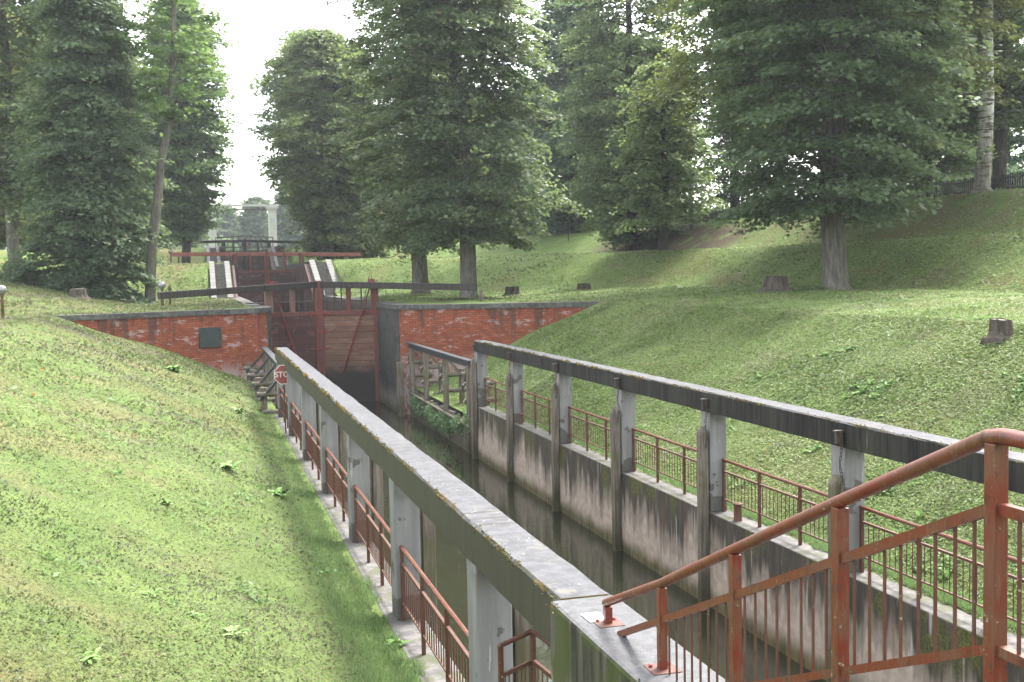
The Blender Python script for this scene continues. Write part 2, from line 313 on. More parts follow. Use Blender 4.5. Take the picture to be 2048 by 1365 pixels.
# ------------------------------------------------------------------ object helpers
def tag(o, label=None, cat=None, group=None, kind=None):
    if label: o['label'] = label
    if cat: o['category'] = cat
    if group: o['group'] = group
    if kind: o['kind'] = kind
    return o
def thing(name, label, cat, loc=(0, 0, 0), rz=0, group=None):
    o = bpy.data.objects.new(name, None); C.objects.link(o); o.location = loc; o.rotation_euler = (0, 0, rz); o.empty_display_size = .2
    return tag(o, label, cat, group)
class MB:
    def __init__(s): s.v = []; s.f = []; s.uv = []; s.sm = []
    def add(s, vs, fs, uvs=None, smooth=False):
        n = len(s.v); s.v += [tuple(v) for v in vs]; s.f += [tuple(n+i for i in f) for f in fs]
        s.uv += (uvs if uvs else [None]*len(fs)); s.sm += [smooth]*len(fs); return s
    def box(s, a, b, Mx=None):
        x0, y0, z0 = a; x1, y1, z1 = b
        vs = [Vector(p) for p in ((x0, y0, z0), (x1, y0, z0), (x1, y1, z0), (x0, y1, z0), (x0, y0, z1), (x1, y0, z1), (x1, y1, z1), (x0, y1, z1))]
        if Mx: vs = [Mx @ v for v in vs]
        return s.add(vs, [(0, 3, 2, 1), (4, 5, 6, 7), (0, 1, 5, 4), (1, 2, 6, 5), (2, 3, 7, 6), (3, 0, 4, 7)])
    def bar(s, p, q, w, h, up=(0, 0, 1)):      # rectangular bar p->q, w sideways, h along up
        p, q = Vector(p), Vector(q); d = (q-p); L_ = d.length; d.normalize(); r = d.cross(Vector(up))
        if r.length < 1e-4: r = Vector((1, 0, 0))
        r.normalize(); u = r.cross(d)
        vs = [c+r*(a*w/2)+u*(b*h/2) for c in (p, q) for a, b in ((-1, -1), (1, -1), (1, 1), (-1, 1))]
        return s.add(vs, [(3, 2, 1, 0), (4, 5, 6, 7), (0, 1, 5, 4), (1, 2, 6, 5), (2, 3, 7, 6), (3, 0, 4, 7)])
    def tube(s, pts, rad, n=10, caps=True):
        pts = [Vector(p) for p in pts]; k = len(pts)
        if not hasattr(rad, '__len__'): rad = [rad]*k
        vs = []; up = Vector((0, 0, 1)); prev = None
        for i, p in enumerate(pts):
            d = (pts[min(i+1, k-1)]-pts[max(i-1, 0)]).normalized()
            r = prev if prev is not None else (d.cross(up) if abs(d.z) < .95 else Vector((1, 0, 0)))
            r = (r-d*r.dot(d)).normalized(); prev = r; u = r.cross(d)
            for j in range(n):
                a = 2*math.pi*j/n; vs.append(p+(r*math.cos(a)+u*math.sin(a))*rad[i])
        fs = [(i*n+j, (i+1)*n+j, (i+1)*n+(j+1) % n, i*n+(j+1) % n) for i in range(k-1) for j in range(n)]
        s.add(vs, fs, None, True)
        if caps: s.add(vs[:n], [tuple(range(n))]); s.add(vs[-n:], [tuple(reversed(range(n)))])
        return s
    def lathe(s, c, prof, n=20):
        c = Vector(c); vs = [c+Vector((r*math.cos(2*math.pi*j/n), r*math.sin(2*math.pi*j/n), z)) for r, z in prof for j in range(n)]
        fs = [(i*n+j, i*n+(j+1) % n, (i+1)*n+(j+1) % n, (i+1)*n+j) for i in range(len(prof)-1) for j in range(n)]
        return s.add(vs, fs, None, True)
    def build(s, name, mat, parent=None, bevel=0, loc=None):
        me = bpy.data.meshes.new(name); me.from_pydata(s.v, [], s.f); me.materials.append(mat)
        if any(u is not None for u in s.uv):
            l = me.uv_layers.new(name='UVMap'); k = 0
            for f, u in zip(s.f, s.uv):
                for j in range(len(f)):
                    if u: l.data[k].uv = u[j]
                    k += 1
        for p, sm in zip(me.polygons, s.sm): p.use_smooth = sm
        me.update(); o = bpy.data.objects.new(name, me); C.objects.link(o)
        if parent: o.parent = parent
        if loc: o.location = loc
        if bevel:
            b = o.modifiers.new('bevel', 'BEVEL'); b.width = bevel; b.segments = 2; b.limit_method = 'ANGLE'
        return o
def copy_child(o, parent, loc=None):
    c = o.copy(); C.objects.link(c); c.parent = parent
    if loc is not None: c.location = loc
    return c
def strip(mb, path, z0, z1, thick, side=1, ztop=None):
    """vertical wall along a plan path; front face on the left of travel*side, UV in metres"""
    P = [Vector((x, y, 0)) for x, y in path]; n = len(P); off = []
    for i in range(n):
        d = (P[min(i+1, n-1)]-P[max(i-1, 0)]).normalized(); off.append(Vector((-d.y, d.x, 0))*side*thick)
    L_ = [0]
    for i in range(1, n): L_.append(L_[-1]+(P[i]-P[i-1]).length)
    for i in range(n-1):
        a, b = P[i], P[i+1]; A, B = a+off[i], b+off[i+1]; Z0 = Vector((0, 0, z0)); Z1 = Vector((0, 0, z1))
        u0, u1 = L_[i], L_[i+1]
        mb.add([a+Z0, b+Z0, b+Z1, a+Z1], [(0, 1, 2, 3) if side > 0 else (3, 2, 1, 0)], [[(u0, z0), (u1, z0), (u1, z1), (u0, z1)] if side > 0 else [(u0, z1), (u1, z1), (u1, z0), (u0, z0)]])
        mb.add([a+Z1, b+Z1, B+Z1, A+Z1], [(0, 1, 2, 3) if side > 0 else (3, 2, 1, 0)], [[(u0, 0), (u1, 0), (u1, thick), (u0, thick)] if side > 0 else [(u0, thick), (u1, thick), (u1, 0), (u0, 0)]])
        mb.add([A+Z0, B+Z0, B+Z1, A+Z1], [(3, 2, 1, 0) if side > 0 else (0, 1, 2, 3)], [[(u0, z0), (u1, z0), (u1, z1), (u0, z1)]])
    for i in (0, n-1):
        a, A = P[i], P[i]+off[i]
        mb.add([a+Vector((0, 0, z0)), A+Vector((0, 0, z0)), A+Vector((0, 0, z1)), a+Vector((0, 0, z1))], [(0, 1, 2, 3)], [[(0, z0), (thick, z0), (thick, z1), (0, z1)]])
    return mb

# ------------------------------------------------------------------ ground
WT, BT, BB, QZ = 1.585, 3.58, 3.245, 4.40        # wall top, beam top, beam underside, quay level
LW = [(-7.0, 40.75), (-5.5, 41.4), (1.6, 44.35), (2.2, 44.75), (2.6, 45.3), (2.8, 46.1), (2.8, 49.3)]
RW = [(7.6, 49.3), (7.6, 44.6), (7.72, 44.0), (8.05, 43.6), (8.6, 43.3), (15.0, 40.3), (16.8, 39.5)]
def S(t): t = np.clip(t, 0, 1); return t*t*(3-2*t)
def ground(X, Y):
    X = np.asarray(X, float); Y = np.asarray(Y, float)
    l1 = QZ + .32*S((X-14)/6) + 1.35*S((-2.2-X)/8)*S((Y-42)/12) + .2*S((Y-52)/12)*S((X-8)/4)
    l2 = 6.65 + 1.1*S((-3-X)/10) + .25*S((X-6)/5)*S((Y-76)/8) + .9*S((X-14)/14)*S((Y-76)/12)
    l3 = 8.7 + .7*S((X-33)/12)
    K = lambda t: .55*S(t)+.45*np.clip(t, 0, 1)
    e2 = np.interp(Y, [-60, 34, 45, 50, 56, 62, 68, 73, 76, 80], [28.4, 28.7, 27.8, 27.0, 24.2, 20.2, 15.5, 10.5, 6, 0]); w2 = np.interp(Y, [50, 60, 70], [4.8, 7, 9])
    e3 = np.interp(Y, [-60, 34, 64, 75, 86, 98, 108, 114], [32.6, 32.8, 32.6, 31.2, 28, 21, 11, 0]); w3 = np.interp(Y, [60, 80], [3.6, 6])
    g2 = np.maximum(K((X-e2+w2)/w2)*S((X-6)/4), K((Y-70)/6))
    g3 = np.maximum(K((X-e3+w3)/w3)*S((X-9)/4), K((Y-106)/6))
    up = l1*(1-g2)+l2*g2; up = up*(1-g3)+np.maximum(l3, l2)*g3
    # canal trench banks below the wing walls
    base = 1.575-.46*S((Y-32)/2)
    rb = base + (up-base)*np.clip((X-8.75)/6.2, 0, 1)**.94 + .10*np.sin(X*1.1+Y*.3)*S((X-9)/3)*S((15-X)/3)
    lb = 1.575 + (up-1.575)*np.clip((1.75-X)/6.6, 0, 1)**.94 + .07*np.sin(X*1.3+Y*.37)*S((1.2-X)/2)*S((X+5)/2)
    wl = 44.35+(X-1.6)*.4155; wr = 43.3-(X-8.6)*.469
    left = X < 5
    wing = np.where(left, np.where(X > 1.6, 44.7, wl), np.where(X < 8.6, 43.6, wr))+.30
    bank = np.where(left, lb, rb)
    ins = (X > -7.0) & (X < 16.8)
    z = np.where(Y < wing, bank, up)
    z = np.where(ins, z, up)
    st = ((X > .55) & (X < 2.15)) | ((X > 7.0) & (X < 8.78)); st = st & (((Y > 69.4) & (Y < 76.1)) | ((Y > 105.6) & (Y < 112.1)))
    z = np.where(st, z-.75, z)
    return z + .03*np.sin(X*2.1+Y*.7)*np.sin(Y*1.3-X*.4)*(np.abs(X-5.2) > 4.5)
def axis(lo, hi, fine):
    a = []; v = lo
    while v < hi:
        a.append(v); st = 6.
        for f0, f1, s in fine:
            if f0 <= v < f1: st = min(st, s)
        v += st
    a.append(hi); return np.array(a)
YA = axis(-60, 500, [(-2, 34, .3), (34, 47, .16), (47, 62, .4), (62, 80, .35), (80, 125, .7), (-60, -2, 3), (125, 200, 3)])
XL = axis(-160, 2.15, [(-9, 2.2, .18), (-20, -9, .5), (-60, -20, 2)])
XR = axis(8.1, 170, [(8, 17.5, .18), (17.5, 45, .35), (45, 80, 1.5)])
def grid(xs, ys, mb):
    X, Y = np.meshgrid(xs, ys); Z = ground(X, Y); nx = len(xs)
    vs = np.stack([X.ravel(), Y.ravel(), Z.ravel()], 1)
    fs = [(j*nx+i, j*nx+i+1, (j+1)*nx+i+1, (j+1)*nx+i) for j in range(len(ys)-1) for i in range(nx-1)]
    mb.add(vs.tolist(), fs, None, True)
g = MB(); grid(XL, YA, g); grid(XR, YA, g)
yy = YA[YA > 124.0]; X, Y = np.meshgrid(np.array([2.15, 5.2, 8.1]), yy); n = 3
g.add(np.stack([X.ravel(), Y.ravel(), ground(np.where(X < 5.3, 2.1, 8.2), Y).ravel()-.01], 1).tolist(), [(j*n+i, j*n+i+1, (j+1)*n+i+1, (j+1)*n+i) for j in range(len(yy)-1) for i in range(2)])
tag(g.build('ground', G_GROUND), kind='structure')
def gz(x, y): return float(ground(x, y))
# water
wb = MB().add([(1.9, -60, 0), (8.4, -60, 0), (8.4, 49.2, 0), (1.9, 49.2, 0)], [(0, 1, 2, 3)])
wb.add([(2.2, 50.5, 2.0), (8, 50.5, 2.0), (8, 84, 2.0), (2.2, 84, 2.0)], [(0, 1, 2, 3)])
wb.add([(2.2, 86, 5.0), (8, 86, 5.0), (8, 120, 5.0), (2.2, 120, 5.0)], [(0, 1, 2, 3)])
tag(wb.build('water', WATER), kind='structure')

# ------------------------------------------------------------------ grass and clover
def quads(name, P, N, size, asp, tint, mat, parent=None, rot=None, fold=False):
    """many small leaf faces: centre P, normal N, one mesh"""
    n = len(P); N = N/np.linalg.norm(N, axis=1, keepdims=True)
    a = NR.normal(size=(n, 3)); T = np.cross(N, a); T /= np.linalg.norm(T, axis=1, keepdims=True)+1e-9; B = np.cross(N, T)
    if rot is not None: T = rot-(rot*N).sum(1)[:, None]*N; T /= np.linalg.norm(T, axis=1, keepdims=True)+1e-9; B = np.cross(N, T)
    s = size[:, None]; c = asp
    V = np.stack([P-T*s*.5, P+B*s*c*.5+T*s*.05, P+T*s*.5, P-B*s*c*.5+T*s*.05], 1).reshape(-1, 3)
    me = bpy.data.meshes.new(name); me.vertices.add(4*n); me.vertices.foreach_set('co', V.ravel().astype(np.float32))
    me.loops.add(4*n); me.loops.foreach_set('vertex_index', np.arange(4*n, dtype=np.int32))
    me.polygons.add(n); me.polygons.foreach_set('loop_start', np.arange(0, 4*n, 4, dtype=np.int32))
    try: me.polygons.foreach_set('loop_total', np.full(n, 4, dtype=np.int32))
    except Exception: pass
    at = me.attributes.new('tint', 'FLOAT_COLOR', 'FACE')
    at.data.foreach_set('color', np.concatenate([tint, np.ones((n, 1))], 1).ravel().astype(np.float32))
    me.materials.append(mat); me.update(calc_edges=True)
    o = bpy.data.objects.new(name, me); C.objects.link(o)
    if parent: o.parent = parent
    return o
def vnoise(x, y, s, seed=0):
    r = np.random.default_rng(seed); v = 0
    for k in range(5):
        a = r.uniform(0, 6.28); f = s*(1.7**k)*r.uniform(.8, 1.2); p = r.uniform(0, 6.28)
        v = v + np.sin((x*math.cos(a)+y*math.sin(a))*f+p)*np.sin((-x*math.sin(a)+y*math.cos(a))*f*1.1+p*2)/(1.25**k)
    return v/2.2
def grass(n, x0, x1, y0, y1, seed, pw):
    r = np.random.default_rng(seed); x = r.uniform(x0, x1, n)
    u = r.uniform(0, 1, n); y = (y0**(-pw)+u*(y1**(-pw)-y0**(-pw)))**(-1/pw)
    wl = np.where(x < 5, np.where(x > 1.6, 44.2, 44.1+(x-1.6)*.4155), 43.0-(x-8.6)*.469)
    ok = ~((x > -7.2) & (x < 16.5) & (np.abs(y-wl) < .35)) & ((x < 1.92) | (x > 8.3))
    ok &= ~((x > 2) & (x < 8.3) & (y > 43)) & ~((x > 1.0) & (x < 3) & (y > 44) & (y < 46)) & ~((y > 70) & (y < 76) & (((x > .6) & (x < 2.1)) | ((x > 7.1) & (x < 8.8)))) & ~((x > 8.1) & (x < 8.8) & (y > 42.5) & (y < 50))
    ok &= ~((x > 26.2) & (x < 32) & (y > 58) & (y < 76) & (r.uniform(0, 1, len(x)) < .85)) & ~((x > 29.5) & (y < 60) & (r.uniform(0, 1, len(x)) < .6))
    e_ = .5+.5*vnoise(x, y, 2.3, 9); ok &= (x < 1.82+.16*e_) | (x > 8.38-.12*e_)
    x, y = x[ok], y[ok]; d = np.sqrt(x*x+y*y)
    cl = vnoise(x, y, 1.1, 3); kind = r.uniform(-1, 1, len(x)) < cl+.6      # clover patches against blades
    sz = np.where(kind, r.uniform(.018, .040, len(x)), r.uniform(.025, .06, len(x)))*np.clip(d/14, .85, 3.2)
    z = ground(x, y)
    N = np.where(kind[:, None], r.normal(size=(len(x), 3))*.36+[0, 0, 1], r.normal(size=(len(x), 3))*.55+[0, 0, .8])
    rot = np.where(kind[:, None], r.normal(size=(len(x), 3)), r.normal(size=(len(x), 3))*.7+[0, 0, .8])
    t = r.uniform(0, 1, (len(x), 1)); big = (vnoise(x, y, .35, 5)[:, None]+1)/2
    a = np.array([.095, .155, .050]); b = np.array([.145, .215, .080]); c = np.array([.215, .28, .135]); br = np.array([.18, .16, .10])
    col = a*(1-t)+b*t
    col = np.where(kind[:, None], b*(1-t)+c*t, col)
    dry = (r.uniform(0, 1, (len(x), 1)) < np.where(x[:, None] < 5, .22, .07)*(big*1.6))
    col = np.where(dry, br*(.6+.7*t), col)*(.66+.62*big)
    col = col*np.where(x[:, None] < 5, np.array([.84, .74, .66]), np.array([1.06, 1.02, .84]))
    pt = np.clip((vnoise(x, y, .55, 31)-.15)*2.5, 0, 1)[:, None]*np.where(x[:, None] < 5, .75, .35); col = col*(1-pt)+col.mean(1, keepdims=True)*np.array([1.12, 1.04, .66])*pt
    wd = (vnoise(x, y, 1.7, 21) > .62) & (r.uniform(0, 1, len(x)) < .35) & (d < 26); sz = np.where(wd, sz*2.0, sz); col = np.where(wd[:, None], col*.5+np.array([.10, .19, .055])*.75, col)
    fl = r.uniform(0, 1, len(x)) < .004; col = np.where(fl[:, None], np.array([.27, .17, .06]), col)
    zo = np.where(wd, r.uniform(.02, .06, len(x)), np.where(kind, r.uniform(.01, .035, len(x)), sz*.22))
    return np.stack([x, y, z+zo], 1), N, sz, col, rot, kind
for args, nm in (((420000, -9, 2.0, 4.0, 41, 1, .9), 0), ((260000, 8.26, 15.5, 9, 41, 2, .7), 1), ((60000, -14, 2, 36, 72, 3, .1), 2), ((230000, 12, 33, 13, 75, 4, .3), 3), ((170000, -9, 14, 50, 108, 6, .1), 4)):
    P, N, sz, col, rot, kind = grass(*args)
    o = quads('grass', P, N, sz, .55, col, G_BLADE, rot=rot); tag(o, ['clover and tufted grass covering the left canal bank', 'clover and short grass covering the bank behind the right canal wall', 'short mown grass on the lawn above the left brick wall', 'short grass on the terraced slope below the right trees', 'short grass around the upper lock stairs and gates'][nm], 'grass', kind='stuff')

def edge_grass(n, xa, xb, y0, y1, h, seed, label):
    r = np.random.default_rng(seed); y = 1/(1/y0+r.uniform(0, 1, n)*(1/y1-1/y0)); e = .5+.5*vnoise(y, y*0, 2.6, seed)
    x = xa+(xb-xa)*r.uniform(0, 1, n)**.55*(.60+.45*e); d = y; hh = h*r.uniform(.5, 1.2, n)
    rot = r.normal(size=(n, 3))*.32+[0, 0, 1]; rot /= np.linalg.norm(rot, axis=1, keepdims=True)
    N = np.cross(rot, r.normal(size=(n, 3))); t_ = r.uniform(0, 1, (n, 1))
    col = np.array([.10, .17, .055])*(1-t_)+np.array([.19, .27, .11])*t_
    P = np.stack([x, y, ground(x, y)], 1)+rot*hh[:, None]*.45
    tag(quads('grass', P, N, hh, .10*1.0, col, G_BLADE, rot=rot), label, 'grass', kind='stuff')
edge_grass(38000, 1.2, 2.06, 5, 40, .09, 41, 'longer rank grass leaning over the left concrete ledge')
edge_grass(26000, 8.75, 8.30, 9, 33, .09, 42, 'longer grass leaning over the right concrete ledge')
# ------------------------------------------------------------------ canal walls with their frames
def cwall(label, x0, x1, yend):
    t = MB(); t.box((x0, -30, -1.2), (x1, yend, WT))
    o = t.build('canal_wall', WALL, bevel=.02); return tag(o, label, 'canal wall')
cwall('stained concrete canal wall with dark drips along the right side of the water', 7.96, 8.36, 33.0)
cwall('low concrete canal wall and ledge beneath the nearer left concrete frame', 1.96, 2.40, 33.0)
YK = [8.57+3.944*k for k in range(7)]
def frame(label, xa, xb, side, y0):
    t = thing('concrete_colonnade', label, 'colonnade', ((xa+xb)/2, 20, WT))
    ox, oy, oz = t.location
    # beam with slightly worn edges
    b = MB(); ys = np.arange(y0, YK[-1]+.45, .35); r = random.Random(5)
    prof = []
    for y in ys:
        j = lambda a=.006: r.uniform(-a, a)
        prof.append([(xa+j(), y, BB+j(.004)), (xb+j(), y, BB+j(.004)), (xb+j(), y, BT-.02+j()), (xb-.02+j(.008), y, BT+j(.003)), (xa+.02+j(.008), y, BT+j(.003)), (xa+j(), y, BT-.02+j(.008))])
    vs = [(p[0]-ox, p[1]-oy, p[2]-oz) for q in prof for p in q]; k = 6
    fs = [(i*k+j_, i*k+(j_+1) % k, (i+1)*k+(j_+1) % k, (i+1)*k+j_) for i in range(len(prof)-1) for j_ in range(k)]
    fs = [tuple(reversed(f)) for f in fs]
    fs += [tuple(range(k)), tuple(reversed(range((len(prof)-1)*k, len(prof)*k)))]
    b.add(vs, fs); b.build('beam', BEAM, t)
    p = MB().box((-.15, 0, 0), (.15, .33, BB-WT+.01)); first = None
    for y in YK:
        if first is None: first = p.build('pillar', PILLAR, t, .012, (0, y-oy, 0))
        else: copy_child(first, t, (0, y-oy, 0))
    h = MB().box((-.05, 0, 0), (.05, .05, .16)).box((-.07, -.02, .16), (.07, .06, .175)); f2 = None
    for y in YK:
        lx = (xa-.052-ox) if side > 0 else (xb+.012-ox)
        if f2 is None: f2 = h.build('bracket', IRON, t, 0, (lx, y-.02-oy, BB+.05-oz))
        else: copy_child(f2, t, (lx, y-.02-oy, BB+.05-oz))
    return t
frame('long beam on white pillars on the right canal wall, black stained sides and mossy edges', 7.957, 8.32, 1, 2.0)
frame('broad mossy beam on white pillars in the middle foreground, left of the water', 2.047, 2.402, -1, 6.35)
# iron bracket seen on the left face of the near frame is covered by a copy of 'bracket'; near abutment:
t = MB(); t.box((1.985, -3.0, -1.0), (2.415, 6.33, BT+.004)); ab = t.build('concrete_abutment', None or WALL, bevel=.025)
ab.data.materials[0] = BEAM
def mat_abut():
    m = M('flaking_abutment', .8, .3)
    fine = m.noise(1, 5, m.scale((10, 10, .8)), .6); st = m.noise(1, 6, m.scale((3, 3, .5)), .65, dist=.5)
    col = m.mix(m.ramp(fine, .38, .62), (.022, .022, .016), (.085, .08, .055))
    col = m.mix(m.mth('MULTIPLY', m.ramp(st, .52, .58), m.ramp(m.z, 3.35, 3.0)), col, m.mix(m.ramp(fine, .4, .6), (.30, .27, .26), (.48, .47, .46)))
    moss = m.mth('MULTIPLY', m.ramp(m.noise(2.2, 5), .5, .58), m.ramp(m.z, 2.8, 3.3)); col = m.mix(m.mth('MULTIPLY', moss, .8), col, (.05, .065, .012))
    top = m.mix(m.ramp(m.noise(14, 7, rough=.8), .35, .65), (.040, .040, .042), (.088, .088, .094))
    top = m.mix(m.mth('MULTIPLY', m.ramp(m.noise(60, 3, rough=.8), .60, .66), .7), top, (.2, .195, .19))
    top = m.mix(m.mth('MULTIPLY', m.ramp(m.noise(2.5, 5), .52, .60), .5), top, (.065, .062, .06))
    m.col(m.mix(m.ramp(m.nz, .5, .8), col, top)); m.put(m.ramp(m.nz, .5, .8, .85, .4), m.b.inputs['Roughness'])
    m.bump(m.noise(40, 5, rough=.75), .5, .01); return m.m
ab.data.materials[0] = mat_abut()
tag(ab, 'wet rough concrete block carrying the foot of the red stair rail', 'concrete block')

def moss(x, z, y0, y1, n, label, seed):
    r = np.random.default_rng(seed); y = r.uniform(y0, y1, n); k = vnoise(y*3, y*0, 1.0, seed) > -.1; y = y[k]; n = len(y)
    P = np.stack([x+r.normal(size=n)*.012+np.abs(r.normal(size=n))*.01*(1 if x < 5 else 1), y, z+r.normal(size=n)*.012-np.abs(r.normal(size=n))*.012], 1); t_ = r.uniform(0, 1, (n, 1))*.6+.4*(vnoise(y, y*0, 2.0, seed+1)[:, None] > .1)
    col = np.array([.045, .055, .012])*(1-t_)+np.array([.17, .10, .022])*t_
    tag(quads('moss', P, r.normal(size=(n, 3)), r.uniform(.012, .032, n)*np.clip(y/14, .8, 2), .6, col, G_BLADE), label, 'moss', kind='stuff')
moss(2.05, 3.575, 6.4, 32.4, 9000, 'yellow and green moss fringe along the left edge of the middle beam', 1)
moss(7.96, 3.575, 6.4, 32.4, 4500, 'yellow and green moss fringe along the water side edge of the right beam', 2)
moss(1.988, 3.57, 2.2, 6.3, 1500, 'dark moss fringe along the left edge of the near concrete block', 3)
# wooden fender posts and chains
def fender(x, y, top, label, group, side, r):
    m = MB(); w = .15; ch = .08
    m.box((-w/2, -w/2, -.6), (w/2, w/2, top-.12))
    k = len(m.v); a, b = w/2, w/2-ch/2
    m.add([(-a, -a, top-.12), (a, -a, top-.12), (a, a, top-.12), (-a, a, top-.12), (-b, -b, top), (b, -b, top), (b, b, top), (-b, b, top)], [(4, 5, 6, 7), (0, 1, 5, 4), (1, 2, 6, 5), (2, 3, 7, 6), (3, 0, 4, 7)])
    o = m.build('fender_post', POSTW, None, .012, (x, y, 0)); o.rotation_euler = (r.uniform(-.006, .006), r.uniform(-.008, .008), r.uniform(-.1, .1))
    return tag(o, label, 'fender post', group)
OR = ['nearest', 'second', 'third', 'fourth', 'fifth', 'sixth', 'farthest']
r_ = random.Random(4)
for k, y in enumerate(YK):
    fender(7.955-.078, y+.05, 2.95+r_.uniform(-.08, .1), '%s grey timber post standing against the right canal wall, counted from the camera' % OR[k], 'timber posts along the right wall', 1, r_)
for k, y in enumerate(YK[:6]):
    fender(2.405+.078, y+.10, 2.98+r_.uniform(-.08, .06), '%s timber post behind the pillars of the middle beam, on its water side' % OR[k], 'timber posts along the left wall', -1, r_)
def chain(x, y, z0, z1, label):
    m = MB(); n = int((z0-z1)/.052); r = random.Random(int(y*10))
    for i in range(n):
        zc = z0-i*.052; a = (i % 2)*1.57+r.uniform(-.4, .4); dx = .012*math.sin(i*.7)
        pts = []
        for j in range(9):
            t_ = 2*math.pi*j/8; pts.append((x+dx+.016*math.cos(t_)*math.cos(a), y+.016*math.cos(t_)*math.sin(a)+.01*math.sin(i), zc+.034*math.sin(t_)))
        m.tube(pts, .006, 5, False)
    tag(m.build('chain', IRON), label, 'chain', 'chains on the right frame')
for k, y in enumerate(YK[:6]):
    chain(7.90, y-.05, 3.42, 2.62-.1*(k % 2), '%s hanging iron chain on the dark side of the right beam, counted from the camera' % OR[k])

# ------------------------------------------------------------------ red railings on the ledges
def rail_bay(x, ya, yb, label, group, mt, end=False):
    t = thing('railing', label, 'railing', (x, ya, WT), 0, group); L_ = yb-ya
    MB().tube([(0, 0, .86), (0, L_, .86)], .024, 10).build('handrail', RED, t)
    MB().box((-.016, .0, .655), (.016, L_, .685)).build('middle_rail', mt, t)
    MB().box((-.012, .0, .20), (.012, L_, .22)).build('bottom_rail', mt, t)
    pm = MB().box((-.02, -.02, -.01), (.02, .02, .845)); ps = [L_-.03, L_-1.23, L_-2.43]; p0 = None
    for y in ps:
        if y < .02: continue
        if p0 is None: p0 = pm.build('post', mt, t, 0, (0, y, 0))
        else: copy_child(p0, t, (0, y, 0))
    bm = MB().tube([(0, 0, .215), (0, 0, .66)], .0065, 5, False); b0 = None; y = .08
    while y < L_-.05:
        if min(abs(y-q) for q in ps) > .035:
            if b0 is None: b0 = bm.build('baluster', mt, t, 0, (0, y, 0))
            else: copy_child(b0, t, (0, y, 0))
        y += .115
    return t
for k in range(6):
    rail_bay(8.215, YK[k]+.34, YK[k+1]-.01, 'red railing bay on the right ledge, %s from the camera between white pillars' % OR[k].replace('farthest', 'sixth'), 'red railings on the right ledge', RED2)
    rail_bay(2.145, YK[k]+.34, YK[k+1]-.01, 'red railing bay beside the left grass bank, %s from the camera under the mossy beam' % OR[k].replace('farthest', 'sixth'), 'red railings on the left ledge', RED2)
rail_bay(8.215, 4.9, YK[0]-.01, 'red railing bay seen through the big stair rail at the right edge', 'red railings on the right ledge', RED2)
# bollards
for (x, y, lab) in ((8.10, 28.0, 'small far red mooring bollard on the right ledge next to a white pillar'), (8.12, 15.75, 'nearer rusty red mooring bollard on the right ledge')):
    t = thing('bollard', lab, 'bollard', (x, y, WT), 0, 'mooring bollards')
    MB().lathe((0, 0, 0), [(.075, 0), (.066, .02), (.06, .25)]).build('shaft', RED2, t)
    MB().lathe((0, 0, 0), [(.0, .249), (.075, .25), (.08, .262), (.075, .275), (0, .28)]).build('cap', RED2, t)

# ------------------------------------------------------------------ stair rail in the foreground
t = thing('stair_railing', 'large rust red stair handrail with balusters in the right foreground', 'railing', (2.17, 5.8, BT))
SP = [(5.80, 3.70), (5.03, 4.02), (4.24, 4.38), (3.43, 4.745), (2.63, 5.09), (1.75, 5.09), (.85, 5.09)]
rel = lambda y, z: (0, y-5.8, z-BT)
def zt(y):
    for (a, b), (c, d) in zip(SP[:-1], SP[1:]):
        if a >= y >= c: return b+(d-b)*(a-y)/(a-c)
    return SP[0][1] if y > SP[0][0] else SP[-1][1]
pts = [rel(5.83, 3.665)]+[rel(y, z-.028) for y, z in SP[1:4]]+[rel(2.66, 5.055), rel(2.60, 5.065)]+[rel(y, 5.065) for y in (1.75, .2)]
MB().tube([(a, b, c+.028) for a, b, c in pts], .0245, 16).build('handrail', RED, t)
MB().bar(rel(5.62, zt(5.62)-.20), rel(2.63, 4.885), .026, .034).build('middle_rail', RED, t)
MB().bar(rel(4.62, zt(4.62)-.60), rel(2.63, 4.475), .026, .030).build('bottom_rail', RED, t)
MB().bar(rel(2.62, 4.885), rel(.2, 4.885), .026, .034).build('middle_rail', RED, t)
MB().bar(rel(2.62, 4.475), rel(.2, 4.475), .026, .030).build('bottom_rail', RED, t)
for i, (y, z) in enumerate(SP):
    zb = [BT, BT, BT, 3.75, 4.02, 4.02, 4.02][i]; hw = .0215 if i < 3 else .0235
    p = MB().box((-hw, -hw, zb-BT), (hw, hw, z-BT-.02), Matrix.Translation((0, y-5.8, 0))).build('post', RED, t, .003)
    if i < 2:
        b = MB().box((-.075, y-5.8-.075, .0), (.075, y-5.8+.075, .008))
        b.build('base_plate', RED2, p)
        for sx in (-1, 1):
            MB().lathe((sx*.05, y-5.8+.035, .008), [(.011, 0), (.011, .012), (0, .014)], 6).build('bolt', BRED, p)
bal = 0
for i in range(1, 6):
    y0, y1 = SP[i][0], SP[i+1][0]
    for j in range(1, 9):
        y = y0+(y1-y0)*j/9; zt_ = zt(y)-.2; zb = max(BT, zt(y)-.615) if i > 0 else BT
        MB().box((-.0042, -.0042, zb-BT), (.0042, .0042, zt_-BT-.01), Matrix.Translation((rnd.uniform(-.002, .002), y-5.8, 0))).build('baluster', RED2, t)
# stringer, steps and landing that carry this railing (below the picture)
t = thing('stair_flight', 'concrete landing and steps under the big red stair rail, just below the camera', 'stairs', (1.2, 2.5, 3.58))
MB().box((-2.3, -3.4, .25), (1.2, -.05, .44)).build('landing', BEAM, t)
for i in range(4):
    MB().box((.15, .02+.32*i, .30-.10*i-.25), (.78, .32*(i+1), .33-.105*i)).build('step', BEAM, t)
